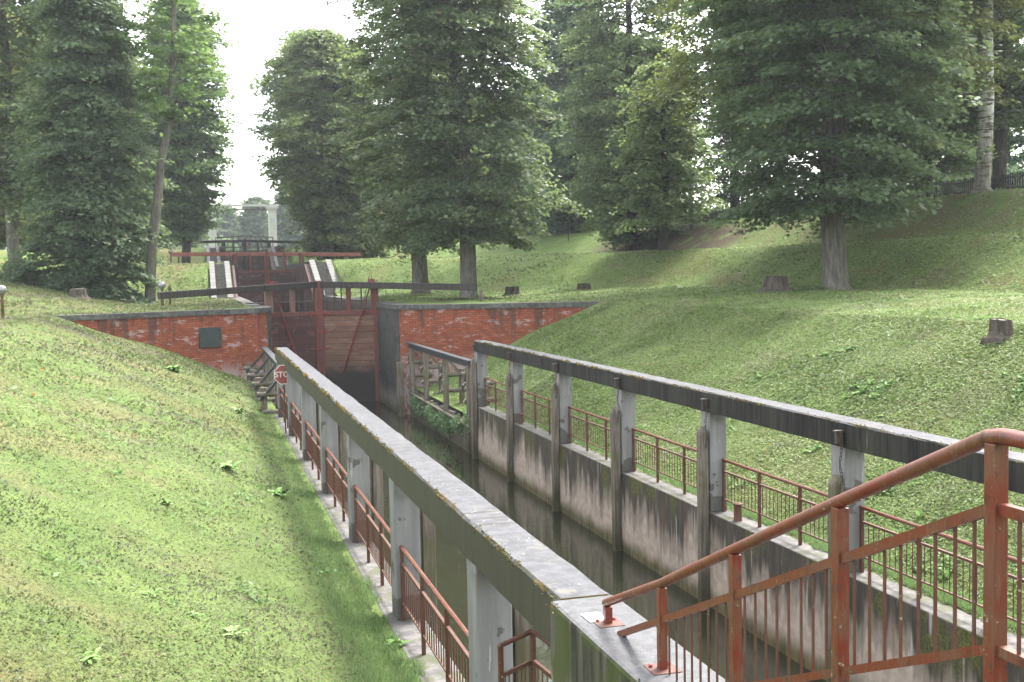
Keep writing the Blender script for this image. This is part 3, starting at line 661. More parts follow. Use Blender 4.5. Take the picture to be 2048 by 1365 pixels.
# white plate on block, small rail below
o = MB().box((0, 0, 0), (.11, .16, .006)).build('plate', WPLATE, None, 0, (2.075, 5.83, BT+.006)); o.rotation_euler = (0, 0, .03)
tag(o, 'small blank white plate lying on the wet concrete block by the rail foot', 'plate')
t = thing('gate_railing', 'short rust red gate rail at the bottom between white pillar and concrete block', 'railing', (2.2, 7.41, WT))
MB().tube([(-.24, 0, 1.37), (0, 0, 1.45), (0, -1.2, 1.57)], .018, 10).build('handrail', RED2, t)
for x in (-.24, 0): MB().box((x-.017, -.02, 0), (x+.017, .02, 1.37+.33*(x+.24))).build('post', RED2, t)
MB().bar((-.24, 0, 1.15), (0, 0, 1.23), .024, .03).build('middle_rail', RED2, t)
MB().bar((0, 0, 1.23), (0, -1.2, 1.35), .024, .03).build('middle_rail', RED2, t)
for j in range(1, 8): MB().box((-.24+.03*j-.004, -.004, .2), (-.24+.03*j+.004, .004, 1.15+.0105*j)).build('baluster', RED2, t)
for j in range(1, 11): MB().box((-.004, -.11*j-.004, .2), (.004, -.11*j+.004, 1.23+.011*j)).build('baluster', RED2, t)

# ------------------------------------------------------------------ STOP sign
t = thing('stop_sign', 'faded red octagonal stop sign partly hidden by a white pillar', 'sign', (2.02, 28.78, 1.55))
def octo(R_, y, th): 
    vs = [(R_*math.cos(math.pi/8+k*math.pi/4), y, R_*math.sin(math.pi/8+k*math.pi/4)) for k in range(8)]
    vs += [(a, y+th, c) for a, b, c in vs]
    return vs, [tuple(range(8)), tuple(range(15, 7, -1))]+[(k, k+8, (k+1) % 8+8, (k+1) % 8) for k in range(8)]
vs, fs = octo(.27, 0, .01); MB().add([(a, b, c+1.56) for a, b, c in vs], fs).build('border', SIGNW, t)
vs, fs = octo(.25, -.004, .004); MB().add([(a, b, c+1.56) for a, b, c in vs], fs).build('plate', SIGNR, t)
MB().tube([(0, .03, 0), (0, .03, 1.8)], .02, 8).build('pole', IRON, t)
fc = bpy.data.curves.new('lettering', 'FONT'); fc.body = 'STOP'; fc.size = .20; fc.align_x = 'CENTER'; fc.align_y = 'CENTER'; fc.extrude = .002; fc.offset = .004
fo = bpy.data.objects.new('lettering_tmp', fc); C.objects.link(fo)
bpy.context.view_layer.update(); me = bpy.data.meshes.new_from_object(fo.evaluated_get(bpy.context.evaluated_depsgraph_get())); bpy.data.objects.remove(fo)
me.materials.clear(); me.materials.append(SIGNW)
lo = bpy.data.objects.new('lettering', me); C.objects.link(lo); lo.parent = t; lo.location = (0, -.009, 1.56); lo.rotation_euler = (math.pi/2, 0, 0)

# ------------------------------------------------------------------ timber guide frames
def guide(label, x0, sgn, ys, zb):
    t = thing('timber_guide', label, 'timber guide', (x0, ys[0], 0)); y0 = ys[0]
    MB().box((-.11, -.35, 2.86), (.11, ys[-1]-y0+.7, 2.93)).build('top_board', DARKW, t, .01)
    MB().box((-.04, -.3, 2.70), (.04, ys[-1]-y0+.6, 2.858)).build('top_beam', DARKW, t)
    dx = .62*sgn
    for i, y in enumerate(ys):
        Y = y-y0; h2 = 2.45
        MB().tube([(0, Y, -.5), (0, Y, 2.71)], .105, 10).build('post', POSTW, t)
        MB().tube([(dx, Y+.25, zb-.6), (dx, Y+.25, h2-.1)], .10, 10).build('rear_post', POSTW, t)
        for z in (1.62, 2.16):
            MB().tube([(-.16*sgn, Y+.1, z), (dx+.2*sgn, Y+.16, z)], .075, 8).build('rung', POSTW, t)
            MB().tube([(-.185*sgn, Y+.1, z), (-.155*sgn, Y+.1, z)], .022, 6).build('bolt', SIGNW, t)
        MB().bar((-.02*sgn, Y+.02, 2.84), (dx+.1*sgn, Y+.2, 2.0), .07, .16, (0, 1, .1)).build('brace', DARKW if sgn < 0 else POSTW, t)
        MB().bar((0, Y+.05, 2.72), (0, Y+1.0, 1.9), .07, .10, (1, 0, 0)).build('diagonal', POSTW, t)
guide('weathered timber guide frame with round rungs between right beam and brick wall', 8.0, 1, [33.35, 36.8, 40.2, 43.0], 1.1)
guide('timber guide frame with slanting boards at the far end of the middle beam', 2.36, -1, [33.2, 36.6, 40.0, 43.2], 1.0)
# sheet piling of round stakes, one continuous driven wall
m = MB(); y = 33.15; r = random.Random(2)
while y < 43.3:
    m.tube([(8.02+r.uniform(-.015, .015), y, -.6), (8.02, y, .98+r.uniform(-.08, .06))], .062, 6); y += .155
m.tube([(7.93, 33.1, .86), (7.93, 43.3, .92)], .05, 6)
tag(m.build('stake_revetment', PILEW), 'row of driven wooden stakes holding the grass shelf above the water', 'stake wall')
m = MB(); y = 33.15
while y < 44.0:
    m.tube([(2.34, y, -.6), (2.34, y, .98+r.uniform(-.08, .06))], .062, 6); y += .155
tag(m.build('stake_revetment', PILEW), 'row of driven stakes below the left timber guide, hidden behind the middle beam', 'stake wall')
fp = MB().box((-.13, -.13, -.5), (.13, .13, 2.15)).build('corner_pile', PILEW, None, .015, (7.58, 43.35, 0)); tag(fp, 'thick black square pile at the foot of the dark stone pier', 'pile')

# ------------------------------------------------------------------ wing walls, piers, plaque
t = thing('wing_wall', 'red brick wing wall with grey coping left of the lock gate', 'brick wall', (0, 43, 0))
def rp(o, t): o.location = -t.location; return o
rp(strip(MB(), LW[:5], -.5, QZ-.18, .6, 1).build('brick_face', BRICK, t), t)
rp(strip(MB(), LW[4:], -.5, QZ-.18, .6, 1).build('stone_corner', QUOIN, t), t)
LWo = [(x+.03*(1 if x > 2 else .38), y-.05) for x, y in LW]
rp(strip(MB(), LWo, QZ-.176, QZ+.02, .66, 1).build('coping', COPE, t, .015), t)
rp(strip(MB(), [(-.6, 43.35), (1.66, 44.26), (2.26, 44.66)], -.5, 1.42, .2, 1).build('footing', FOOT, t), t)
t = thing('wing_wall', 'orange red brick wing wall running right from the dark stone pier', 'brick wall', (12, 42, 0))
rp(strip(MB(), RW[2:], -.5, QZ-.18, .6, 1).build('brick_face', BRICK, t), t)
rp(strip(MB(), RW[:3], -.5, QZ-.18, .6, 1).build('stone_corner', QUOIN, t), t)
RWo = [(x-.03*(1 if x < 8 else .4), y-.05) for x, y in RW]
rp(strip(MB(), RWo, QZ-.176, QZ+.02, .66, 1).build('coping', COPE, t, .015), t)
# plaque on left wall (at about x .1, z 3.2)
t = thing('plaque', 'dark green rectangular plaque on the left brick wall', 'plaque', (.33, 43.82, 3.37), math.atan(.4155))
MB().box((-.44, -.06, -.39), (.44, -.02, .39)).build('panel', PLAQ, t, .01)
for sx in (-1, 1):
    for sz in (-1, 1): MB().lathe((0, 0, 0), [(.02, 0), (.02, .012), (0, .014)], 8).build('bolt', IRON, t, 0, (sx*.39, -.06, sz*.34)).rotation_euler = (math.pi/2, 0, 0)

# ------------------------------------------------------------------ upper chambers
def chamber(label, xa, xb, ya, yb, zt_, cm=COPE, bm=PBRICK):
    t = thing('chamber_wall', label, 'lock wall', ((xa+xb)/2, ya, 0)); tx, ty = t.location.x, ya
    sd = 1 if xa < 5 else -1; xf = xb if xa < 5 else xa
    p = [(xf-tx, 0), (xf-tx, yb-ya)]
    strip(MB(), p, -.5, zt_-.27, abs(xb-xa), sd).build('brick_face', bm, t)
    MB().box((xa-tx-.01, -.02, zt_-.266), (xb-tx+.01, yb-ya, zt_+.02)).build('coping', cm, t, .01)
chamber('left brick wall of the lock chamber behind the first gate', 2.0, 2.58, 50.2, 76.1, QZ, WHITEC)
chamber('right brick wall of the lock chamber behind the first gate', 7.62, 8.22, 50.2, 70.0, QZ)
chamber('left brick wall of the second chamber above the big white stairs', 2.0, 2.58, 76.2, 108.9, 6.65)
chamber('right brick wall of the second chamber above the big white stairs', 7.0, 8.15, 76.2, 108.9, 6.65)
chamber('left brick wall of the third chamber below the lifting bridge', 2.0, 2.58, 109, 125, 8.7)
chamber('right brick wall of the third chamber below the lifting bridge', 7.4, 8.15, 109, 125, 8.7)
def steps(label, x0, x1, y0, y1, z0, z1):
    t = thing('stairs', label, 'stairs', (x0, y0, z0), 0, 'white kerbed stairs beside the locks')
    n = 14; L_, H_ = y1-y0, z1-z0; kw = (x1-x0)*.25
    m = MB()
    for i in range(n): m.box((kw, L_*i/n, -.8), (x1-x0-kw, L_*(i+1)/n+.001*i, H_*(i+.7)/n-.02))
    m.build('treads', STEPM, t)
    for a in (0, x1-x0-kw):
        vs = [(a, -.3, -.9), (a+kw, -.3, -.9), (a+kw, L_, -.9), (a, L_, -.9), (a, -.3, .08), (a+kw, -.3, .08), (a+kw, L_+.1, H_+.12), (a, L_+.1, H_+.12)]
        fs = [(0, 3, 2, 1), (4, 5, 6, 7), (0, 1, 5, 4), (1, 2, 6, 5), (2, 3, 7, 6), (3, 0, 4, 7)]
        uv = [[(v[0], v[1]) for v in [vs[i] for i in f]] for f in fs]
        MB().add(vs, fs, uv).build('kerb', WHITEC, t)
    a = x1-x0+.005 if x1 < 3 else -.32
    vs = [(a, -.5, -5), (a+.31, -.5, -5), (a+.31, L_+.3, -5), (a, L_+.3, -5), (a, -.5, -.3), (a+.31, -.5, -.3), (a+.31, L_+.3, H_-.12), (a, L_+.3, H_-.12)]
    uv = [[(v[0]+v[1], v[2]) for v in [vs[i] for i in f]] for f in fs]
    MB().add(vs, fs, uv).build('brick_flank', PBRICK, t)
steps('large white kerbed stairs left of the dark gate, going up the first bank', .70, 2.0, 70.2, 76.0, 4.40, 6.68)
steps('large white kerbed stairs right of the dark gate, going up the first bank', 7.25, 8.72, 70.2, 76.0, 4.42, 6.68)
steps('small far white kerbed stairs left of the second gate', .80, 2.05, 106.2, 112, 6.65, 8.72)
steps('small far white kerbed stairs right of the second gate', 7.0, 8.2, 106.2, 112, 6.65, 8.72)
m = MB().box((1.55, 57, QZ-.05), (2.05, 70, QZ+.03)).build('kerb_slab', WHITEC); tag(m, 'pale kerb slab along the left chamber edge below the big white stairs', 'kerb')

# ------------------------------------------------------------------ lock gates, one thing per leaf
def leaf(label, xh, xc, yh, yc, xe, ye, ztop, zbot, zbeam, zend, plank, fmat, bmat, rich=True, group=None, post=None):
    t = thing('lock_gate_leaf', label, 'lock gate', (xh, yh, zbot), 0, group); O = Vector(t.location)
    A = Vector((xh, yh, 0)); B = Vector((xc, yc, 0)); d = (B-A); W = d.length; d.normalize(); nrm = Vector((d.y, -d.x, 0))
    if nrm.y > 0: nrm = -nrm                     # towards the camera side
    at = lambda u, z, o=0.: A+d*u+nrm*o+Vector((0, 0, z))-O
    def slab(u0, u1, z0, z1, o0, o1):
        vs = [at(u, z, o) for z in (z0, z1) for u, o in ((u0, o0), (u1, o0), (u1, o1), (u0, o1))]
        return vs, [(0, 3, 2, 1), (4, 5, 6, 7), (0, 1, 5, 4), (1, 2, 6, 5), (2, 3, 7, 6), (3, 0, 4, 7)]
    MB().add(*slab(.1, W-.1, zbot, ztop-.14, -.05, .05)).build('boards', plank, t)
    MB().add(*slab(.06, W-.04, ztop-.14, ztop+.06, -.1, .1)).build('top_rail', fmat, t, .008)
    pm = post or fmat
    MB().add(*slab(W-.2, W+.0, zbot, zbeam+.17, -.12, .13)).build('mitre_post', fmat, t, .01)
    MB().add(*slab(-.02, .2, zbot, zbeam-.05, -.11, .12)).build('heel_post', pm, t, .01)
    MB().add(*slab(W*.46, W*.46+.2, ztop+.05, zbeam, -.09, .09)).build('middle_post', pm, t, .01)
    if W > 2: MB().add(*slab(.10, .30, ztop+.06, zbeam, -.125, .135)).build('heel_post', pm, t)
    # balance beam from mitre post over the heel to its far end
    E_ = Vector((xe, ye, zend))-O; b0 = at(W-.1, zbeam); MB().bar(b0, E_, .30, .28).build('balance_beam', bmat, t, .015)
    if rich:
        for z in (ztop-.05, ztop-.85, ztop-1.6): MB().add(*slab(W-.55, W+.02, z-.03, z+.03, .132, .15)).build('strap', BRED, t)
        for z in (ztop-.0, ztop-.8, ztop-1.55): MB().add(*slab(.02, .45, z-.03, z+.03, .124, .14)).build('strap', BRED, t)
        MB().tube([at(.22, zbeam+.1, .2), at(W*.62, zbot+.9+1.0, .2)], .035, 8).build('brace_rod', BRED, t)
        MB().tube([at(.30, zbeam+.45, .24), at(.75, ztop-.2, .22)], .014, 6).build('winding_rod', IRON, t)
        MB().tube([at(.20, zbeam+.42, .24), at(.68, ztop-.2, .22)], .014, 6).build('winding_rod', IRON, t)
        MB().add(*slab(.08, .38, zbeam-.05, zbeam+.19, .16, .24)).build('clamp', BRED, t)
        for u in (W*.28, W*.62, W*.74): MB().tube([at(u, ztop, .0), at(u, zbeam-.1, .0)], .028, 6).build('sluice_rod', IRON, t)
        # walkway and thin handrails behind the leaf
        MB().add(*slab(-.7, W, ztop+.48, ztop+.52, -.55, -.15)).build('walkway', IRON, t)
        for z in (ztop+.85, ztop+1.1): MB().tube([at(-.3, z, -.5), at(W, z, -.5)], .010, 5).build('hand_rail', IRON, t)
        for u in np.linspace(-.3, W-.1, 6): MB().tube([at(u, ztop+.5, -.5), at(u, zbeam-.0, -.5)], .011, 5).build('rail_post', IRON, t)
    return t
GH = 49.0
leaf('left leaf of the nearest lock gate, wine red boards with pale drying marks', 2.75, 5.09, GH, 49.75, -1.55, 46.2, 4.02, -.6, 5.27, 4.98, PLANK_L, REDW, TARW, post=PALEW)
leaf('right leaf of the nearest lock gate, light tan boards crossed by a red rod', 7.65, 5.13, GH, 49.75, 11.55, 46.4, 4.02, -.6, 5.27, 5.02, PLANK_R, REDW, TARW, post=REDW)
leaf('left leaf of the second lock gate with faded pink balance beam', 2.5, 4.93, 84.2, 85.2, -1.85, 83.0, 6.15, 1.8, 7.44, 7.44, PLANK_L, REDW, RBEAM, False)
leaf('right leaf of the second lock gate with faded pink balance beam and dark boards', 7.6, 4.97, 84.2, 85.2, 11.75, 83.0, 6.15, 1.8, 7.42, 7.24, PLANK_D, REDW, RBEAM, False)
leaf('left leaf of the farthest dark lock gate below the lifting bridge', 2.5, 4.83, 120.4, 121.3, -2.0, 119, 8.4, 4.5, 9.62, 9.45, PLANK_D, TARW, TARW, False)
leaf('right leaf of the farthest dark lock gate below the lifting bridge', 7.5, 4.87, 120.4, 121.3, 11.6, 119, 8.4, 4.5, 9.62, 9.3, PLANK_D, TARW, TARW, False)
# support props under the balance beam ends
for x, y, h, z, lb in ((11.55, 46.4, 5.0, QZ, 'thin prop post under the right end of the nearest balance beam'), (-1.85, 83.0, 7.4, 6.65, 'thin prop post under the left end of the pink balance beam'), (11.75, 83, 7.2, 6.7, 'thin prop post under the right end of the pink balance beam')):
    tag(MB().box((-.05, -.05, 0), (.05, .05, h-z-.1)).build('prop_post', REDW if y > 60 else POSTW, None, 0, (x+.2*(1 if x > 5 else -.1), y, z)), lb, 'post')
# footbridge behind the third gate, with lifebuoy
t = thing('footbridge', 'dark iron footbridge with handrails above the farthest gate', 'footbridge', (4.9, 123, 8.6))
MB().box((-3.0, -.5, .35), (3.0, .5, .45)).build('deck', IRON, t)
for s_ in (-.5, .5):
    MB().tube([(-3, s_, 1.45), (0, s_, 1.62), (3, s_, 1.45)], .05, 6).build('handrail', IRON, t)
    MB().tube([(-3, s_, 1.0), (3, s_, 1.0)], .03, 6).build('middle_rail', IRON, t)
    for u in np.linspace(-3, 3, 11): MB().tube([(u, s_, .4), (u, s_, 1.5)], .03, 5).build('rail_post', IRON, t)
pts = [(.05+.3*math.cos(a), -.62, .85+.3*math.sin(a)) for a in np.linspace(0, 2*math.pi, 17)]
o = MB().tube([(a+5.1, b+123, c+8.6) for a, b, c in pts], .075, 8, False).build('lifebuoy', BRED); tag(o, 'small red lifebuoy hanging on the far footbridge rail', 'lifebuoy')

# ------------------------------------------------------------------ lifting bridge portal
t = thing('bridge_portal', 'pale concrete portal of the lifting bridge with two long beams', 'bridge portal', (5.6, 145, 8.7))
for x in (-3.75, 3.75):
    p = MB().box((-.5, -.5, 0), (.5, .5, 5.6)).build('pillar', PORTC, t, .03, (x, 0, 0))
    MB().box((-.62, -.62, 5.6), (.62, .62, 5.78)).box((-.72, -.72, 5.78), (.72, .72, 6.1)).build('capital', PORTC, p)
for z in (6.28,): 
    MB().box((-4.6, -.5, 6.12), (4.6, -.3, 6.32)).build('beam', PORTC, t); MB().box((-4.6, .35, 6.12), (4.6, .55, 6.32)).build('beam', PORTC, t)
MB().box((-3.1, -.05, 5.62), (3.1, .1, 5.76)).build('beam', IRON, t)
t = thing('road_deck', 'grey road bridge deck crossing the canal behind the footbridge', 'bridge', (5.2, 148, 8.7))
MB().box((-9, -4, -.1), (9, 4, .25)).build('deck', PORTC, t)

# ------------------------------------------------------------------ lamps, finials
def lamp(x, y, label, H=1.12):
    z = gz(x, y); t = thing('garden_lamp', label, 'lamp', (x, y, z), 0, 'low globe lamps')
    MB().lathe((0, 0, 0), [(.06, -.1), (.055, H-.55), (.085, H-.5), (.05, H-.42), (.04, H-.35), (.09, H-.30), (.05, H-.28)], 12).build('pole', mat_lamp, t)
    n = 20; m = MB(); prof = [(max(.001, .17*math.sin(math.pi*i/10)), H-.12-.17*math.cos(math.pi*i/10)) for i in range(11)]
    m.lathe((0, 0, 0), prof, n).build('globe', GLASSM, t)
mat_lamp = mat_simple('brass_brown', (.05, .035, .015), (.11, .08, .03), 8, .5)
lamp(-6.35, 40.2, 'globe lamp on a brown post at the left edge of the picture')
lamp(-1.58, 51.3, 'globe lamp standing at the left tip of the nearest balance beam')
lamp(-1.9, 84.5, 'small far globe lamp beside the left end of the pink balance beam')
for x, y, lb in ((-1.32, 54.0, 'dark turned post with pointed finial behind the lamp at the beam tip'), (-1.35, 84.0, 'tiny dark finial post beside the far lamp')):
    MBo = MB().lathe((0, 0, 0), [(.06, -.1), (.05, .5), (.09, .55), (.05, .62), (.045, .72), (.10, .80), (.08, .9), (.03, 1.0), (0, 1.06)], 10).build('finial_post', mat_lamp, None, 0, (x, y, gz(x, y))); tag(MBo, lb, 'post', 'finial posts')

# ------------------------------------------------------------------ stumps
def stump(x, y, r, h, label, seed, flare=1.):
    R_ = random.Random(seed); z = gz(x, y); t = thing('tree_stump', label, 'tree stump', (x, y, z), 0, 'tree stumps on the grass'); n = 36
    fl = [R_.uniform(.0, .28)*max(0, math.sin(k*2*math.pi/n*5+R_.uniform(-.4, .4))) for k in range(n)]; m = MB(); vs = []
    lv = [(-.15, 1.1+.45*flare), (.0, 1.05+.35*flare), (.12, 1+.15*flare), (.35, 1.03), (.97, .98-.06*(flare-1))]; fl = [f*flare for f in fl]
    for zz, s_ in lv:
        for k in range(n):
            a = 2*math.pi*k/n; f_ = fl[k]*(s_-.95)*3.2; rr = r*(s_+f_)*(1+.03*math.sin(7*a+seed))
            vs.append((rr*math.cos(a), rr*math.sin(a), zz*h if zz > 0 else zz))
    for k in range(n):
        a = 2*math.pi*k/n; vs[-n+k] = (vs[-n+k][0], vs[-n+k][1], h*(1+.05*math.cos(a+seed)+R_.uniform(-.02, .03)))
    m.add(vs, [(i*n+k, i*n+(k+1) % n, (i+1)*n+(k+1) % n, (i+1)*n+k) for i in range(len(lv)-1) for k in range(n)])
    m.build('bark', STUMP, t); tv = vs[-n:]
    MB().add([(a*.97, b*.97, c-.015) for a, b, c in tv], [tuple(range(n))]).build('cut_top', STTOP, t)
stump(15.4, 54.3, .36, .42, 'small brown tree stump on the lawn right of the central tree', 1)
stump(18.6, 52.4, .34, .34, 'smallest dark tree stump, right of the brown one on the lawn', 2)
stump(20.0, 35.7, .42, .58, 'dark flared tree stump with roots left of the big lime trunk', 3, 2.0)
stump(14.4, 17.35, .20, .34, 'cut tree stump at the right edge on top of the bank', 4)
stump(-5.25, 53.2, .36, .44, 'old grey tree stump in front of the dense dark tree on the left', 5)

# ------------------------------------------------------------------ trees
def px(x, y, D): 
    d = _F+_R*(x-1024)/FPX+_U*(682.5-y)/FPX; p = np.array([0, 0, EYE])+d*D; return p
def tree(name, label, base, H, crown, trunk_r, bark, cols, lean=(0, 0), path=None, nbr=60, per=70, leaf_s=.16, spray=.75, droop=.5, seed=1, off=(0, 0), vis=True, group='park trees', bare=0., up=.35, nsp=6, dry=.015, fill=.9, tier=1.25):
    """crown: list of (height above ground, radius)"""
    r = np.random.default_rng(seed); bx, by = base; bz = gz(bx, by)
    t = thing(name, label, 'tree', (bx, by, bz), 0, group)
    hs_ = [c[0] for c in crown]; rs_ = [c[1] for c in crown]
    if path is None: path = [(lean[0]*(z/H)+.12*math.sin(z*.5+seed), lean[1]*(z/H)+.1*math.cos(z*.4+seed), z) for z in np.linspace(0, H*.93, 12)]
    pz = [p[2] for p in path]
    axis_at = lambda z: np.array([np.interp(z, pz, [p[0] for p in path]), np.interp(z, pz, [p[1] for p in path]), z])
    m = MB(); n = 14; vs = []
    P = [(axis_at(z)) for z in [-.3, 0, .25, .7]+list(np.linspace(1.5, H*.93, 9))]
    for p in P:
        h = max(p[2], 0); rr = trunk_r*(1.03-.83*(h/H)**1.15)+trunk_r*.26*math.exp(-h/.16)
        for k in range(n):
            a = 2*math.pi*k/n; q = rr*(1+.10*math.exp(-h/.5)*math.sin(5*a+seed)+.03*math.sin(3*a+h))
            vs.append((p[0]+q*math.cos(a), p[1]+q*math.sin(a), p[2]))
    m.add(vs, [(i*n+k, i*n+(k+1) % n, (i+1)*n+(k+1) % n, (i+1)*n+k) for i in range(len(P)-1) for k in range(n)], None, True)
    SPR = []; h0, h1 = hs_[0], hs_[-1]; ga = r.uniform(0, 6.28)
    for i in range(nbr):
        u = (i+.5)/nbr; hh = h0+(h1-h0)*u**.92; az = ga+i*2.39996+r.normal()*.25
        R_ = np.interp(hh, hs_, rs_)*r.uniform(.72, 1.08); st = axis_at(max(h0*.6, hh-up*R_*r.uniform(.6, 1.2)))
        c = axis_at(hh); dirv = np.array([math.cos(az), math.sin(az), 0]); end = c+dirv*R_*.93+np.array([off[0]*u, off[1]*u, -droop*R_*.30*r.uniform(.3, 1.2)])
        mid = (st+end)/2+np.array([0, 0, .14*R_*r.uniform(.6, 1.6)])+r.normal(size=3)*.12*[1, 1, .4]
        br = max(.018, trunk_r*.26*(1-.6*u)); ts = np.linspace(0, 1, 6)
        cv = [(1-t_)**2*st+2*t_*(1-t_)*mid+t_*t_*end for t_ in ts]
        m.tube([tuple(p) for p in cv], [br*(1-.85*t_) for t_ in ts], 4, False)
        ns = max(2, int(round(nsp*r.uniform(.7, 1.3))))
        for s_ in range(ns):
            t_ = 1-((s_+r.uniform(0, .9))/ns)**1.15*.72; p = (1-t_)**2*st+2*t_*(1-t_)*mid+t_*t_*end
            side = np.cross(dirv, [0, 0, 1])*r.normal()*.30*R_*(1.15-t_*.5); SPR.append((p+side+[0, 0, r.normal()*.12], dirv, t_))
    nb_ = len(SPR); nf = int(nbr*nsp*fill*.42)
    for i in range(nf):
        u = r.uniform(0, 1); hh = h0+(h1-h0)*u; az = r.uniform(0, 6.28); R_ = np.interp(hh, hs_, rs_); dirv = np.array([math.cos(az), math.sin(az), 0])
        hh = h0+(math.floor((hh-h0)/tier+.5*math.sin(az*2+seed)+.3*math.sin(az*5))+.5)*tier-.5*tier*math.sin(az*2+seed)+r.normal()*.12; hh = min(max(hh, h0), h1)
        R_ = R_*(1+.13*math.sin(az*3+hh*.9+seed)+.10*math.sin(az*5-hh*1.7)); q_ = r.uniform(.45, 1.0)**.8
        SPR.append((axis_at(hh)+dirv*R_*q_+np.array([off[0]*u, off[1]*u, -droop*R_*.25*q_]), dirv, q_))
    m.build('trunk', bark, t)
    K = len(SPR); cen = np.array([s[0] for s in SPR]); dr = np.array([s[1] for s in SPR])
    big = np.arange(K) >= nb_
    ssz = spray*r.uniform(.6, 1.3, K)*np.where(big, 1.7, 1.05); npn = np.where(big, int(per*2.3), int(per*.6))
    cen = np.repeat(cen, npn, 0); drr = np.repeat(dr, npn, 0); sz = np.repeat(ssz, npn)
    q = r.normal(size=(len(cen), 3)); q /= np.linalg.norm(q, axis=1, keepdims=True); rad = r.uniform(0, 1, (len(cen), 1))**.5
    q = q*rad; sd = np.cross(drr, [0, 0, 1.])
    out = q[:, :1]*1.05; lat = q[:, 1:2]*.9; ver = q[:, 2:3]*.27
    Pp = cen+(drr*out+sd*lat+np.array([0, 0, 1.])*(ver-droop*.55*np.clip(out+.4, 0, 2)**1.3))*sz[:, None]
    N = drr*.45*droop+np.array([0, 0, 1.])+r.normal(size=q.shape)*.42
    rot = drr*.5+np.array([0, 0, -.6])+r.normal(size=q.shape)*.5
    cl = np.repeat(r.uniform(0, 1, K), npn)[:, None]; lf = r.uniform(0, 1, (len(cen), 1))
    A_, B_ = np.array(cols[0]), np.array(cols[1]); hfac = np.clip((Pp[:, 2:3]-h0)/(h1-h0), 0, 1)*.25
    mixv = np.clip(cl*.55+lf*.45+hfac*.6-.1, 0, 1); tint = A_*(1-mixv)+B_*mixv
    isd = r.uniform(0, 1, (len(cen), 1)) < dry*(.3+2*cl); tint = np.where(isd, np.array([.13, .125, .04]), tint)
    quads('crown', Pp, N, 1.6*leaf_s*r.uniform(.6, 1.25, len(Pp)), .78, tint, LEAF, t, rot)
    return t
DG = ((.062, .108, .055), (.155, .215, .110)); MG = ((.085, .140, .060), (.21, .265, .110)); YG = ((.10, .13, .038), (.25, .25, .075)); BG = ((.046, .100, .068), (.115, .185, .115)); LG = ((.075, .155, .045), (.19, .29, .09))
B = lambda x, y, D: tuple(px(x, y, D)[:2])
tree('lime_tree', 'large dark lime tree with thick straight trunk right of the centre', B(1668, 585, 40), 23, [(3.2, 2.9), (4.1, 3.5), (6, 4.1), (12, 4.4), (18, 3.6), (22.5, 1)], .44, BARK, DG, fill=1.25, nbr=140, per=85, leaf_s=.125, spray=.72, droop=.55, seed=3, nsp=7)
tree('lime_tree', 'tall lime tree with light leaves at the right end of the nearest balance beam', B(943, 597, 53), 23, [(3.2, 2.4), (4.4, 3.6), (7, 4.0), (13, 3.8), (18, 3.2), (22.6, .8)], .40, BARK, (DG[0], (.185, .23, .12)), lean=(-1.0, 0), nbr=120, per=80, leaf_s=.14, spray=.78, droop=.65, seed=5, nsp=7, off=(.6, 0), dry=.05)
tree('lime_tree', 'lime tree with broad grey trunk left of the central tree, crown nearly to the beam', B(837, 580, 61), 23, [(3.0, 2.0), (6, 3.0), (10, 3.7), (16, 3.6), (22, 1.2)], .44, BARKL, (DG[0], (.175, .22, .09)), nbr=90, per=75, leaf_s=.15, spray=.8, seed=8, droop=.6, dry=.08)
tree('lime_tree', 'lime tree with dark trunk, left of a pair behind the pink balance beam', B(682, 517, 88), 18.5, [(1.0, 1.6), (2.2, 2.9), (7, 4.6), (12, 4.3), (16, 3.2), (18, 1.4)], .38, BARKD, (MG[0], (.22, .26, .09)), nbr=90, per=70, leaf_s=.20, spray=.95, seed=11, droop=.6, off=(-1.3, 0), dry=.06)
tree('lime_tree', 'lime tree with dark trunk, right of a pair behind the pink balance beam', B(708, 517, 90), 17.5, [(1.0, 1.8), (2.2, 3.3), (6, 3.9), (11, 3.3), (17, .8)], .36, BARKD, MG, nbr=90, per=70, leaf_s=.20, spray=.95, seed=12, droop=.6)
tree('maple_tree', 'rounded bluish maple beyond the lifting bridge pillar, right of the sky gap', B(640, 480, 112), 21, [(3.5, 1.8), (6, 3.8), (9, 5.4), (14, 5.2), (18, 4.4), (21, 2)], .4, BARKD, (BG[0], (.16, .21, .09)), nbr=80, per=70, leaf_s=.27, spray=1.25, seed=14, droop=.2, dry=.05)
tree('lime_tree', 'dense dark tree on the left with branches drooping to the ground', B(190, 577, 56), 21, [(.5, 2.5), (1.6, 3.2), (4, 3.2), (8, 2.8), (12, 2.3), (20.5, .8)], .30, BARKD, DG, nbr=130, per=80, leaf_s=.145, spray=.75, seed=21, droop=.8, nsp=7)
tree('lime_tree', 'tall straight trunked tree at the far left above the lawn', B(33, 555, 62), 25, [(4.5, 2.0), (8, 3.0), (13, 3.3), (19, 2.8), (24, 1)], .34, BARKL, (DG[0], (.16, .20, .08)), nbr=80, per=70, leaf_s=.16, spray=.8, seed=22, droop=.6, dry=.07)
lp = [(0, 0, 0), (.1, 0, 2.6), (.55, 0, 5.2), (.72, 0, 7.0), (1.35, 0, 9.5), (1.5, 0, 12), (1.7, 0, 15), (1.8, 0, 18)]
tree('leaning_tree', 'slender crooked tree with bare curved trunk left of the white stairs', B(300, 588, 56), 18, [(9.5, 1.2), (11, 2.1), (13, 2.5), (15, 2.4), (17.5, .9)], .27, BARKL, LG, path=lp, fill=.14, nbr=24, per=60, leaf_s=.16, spray=.7, seed=23, droop=.25, nsp=5, up=.7)
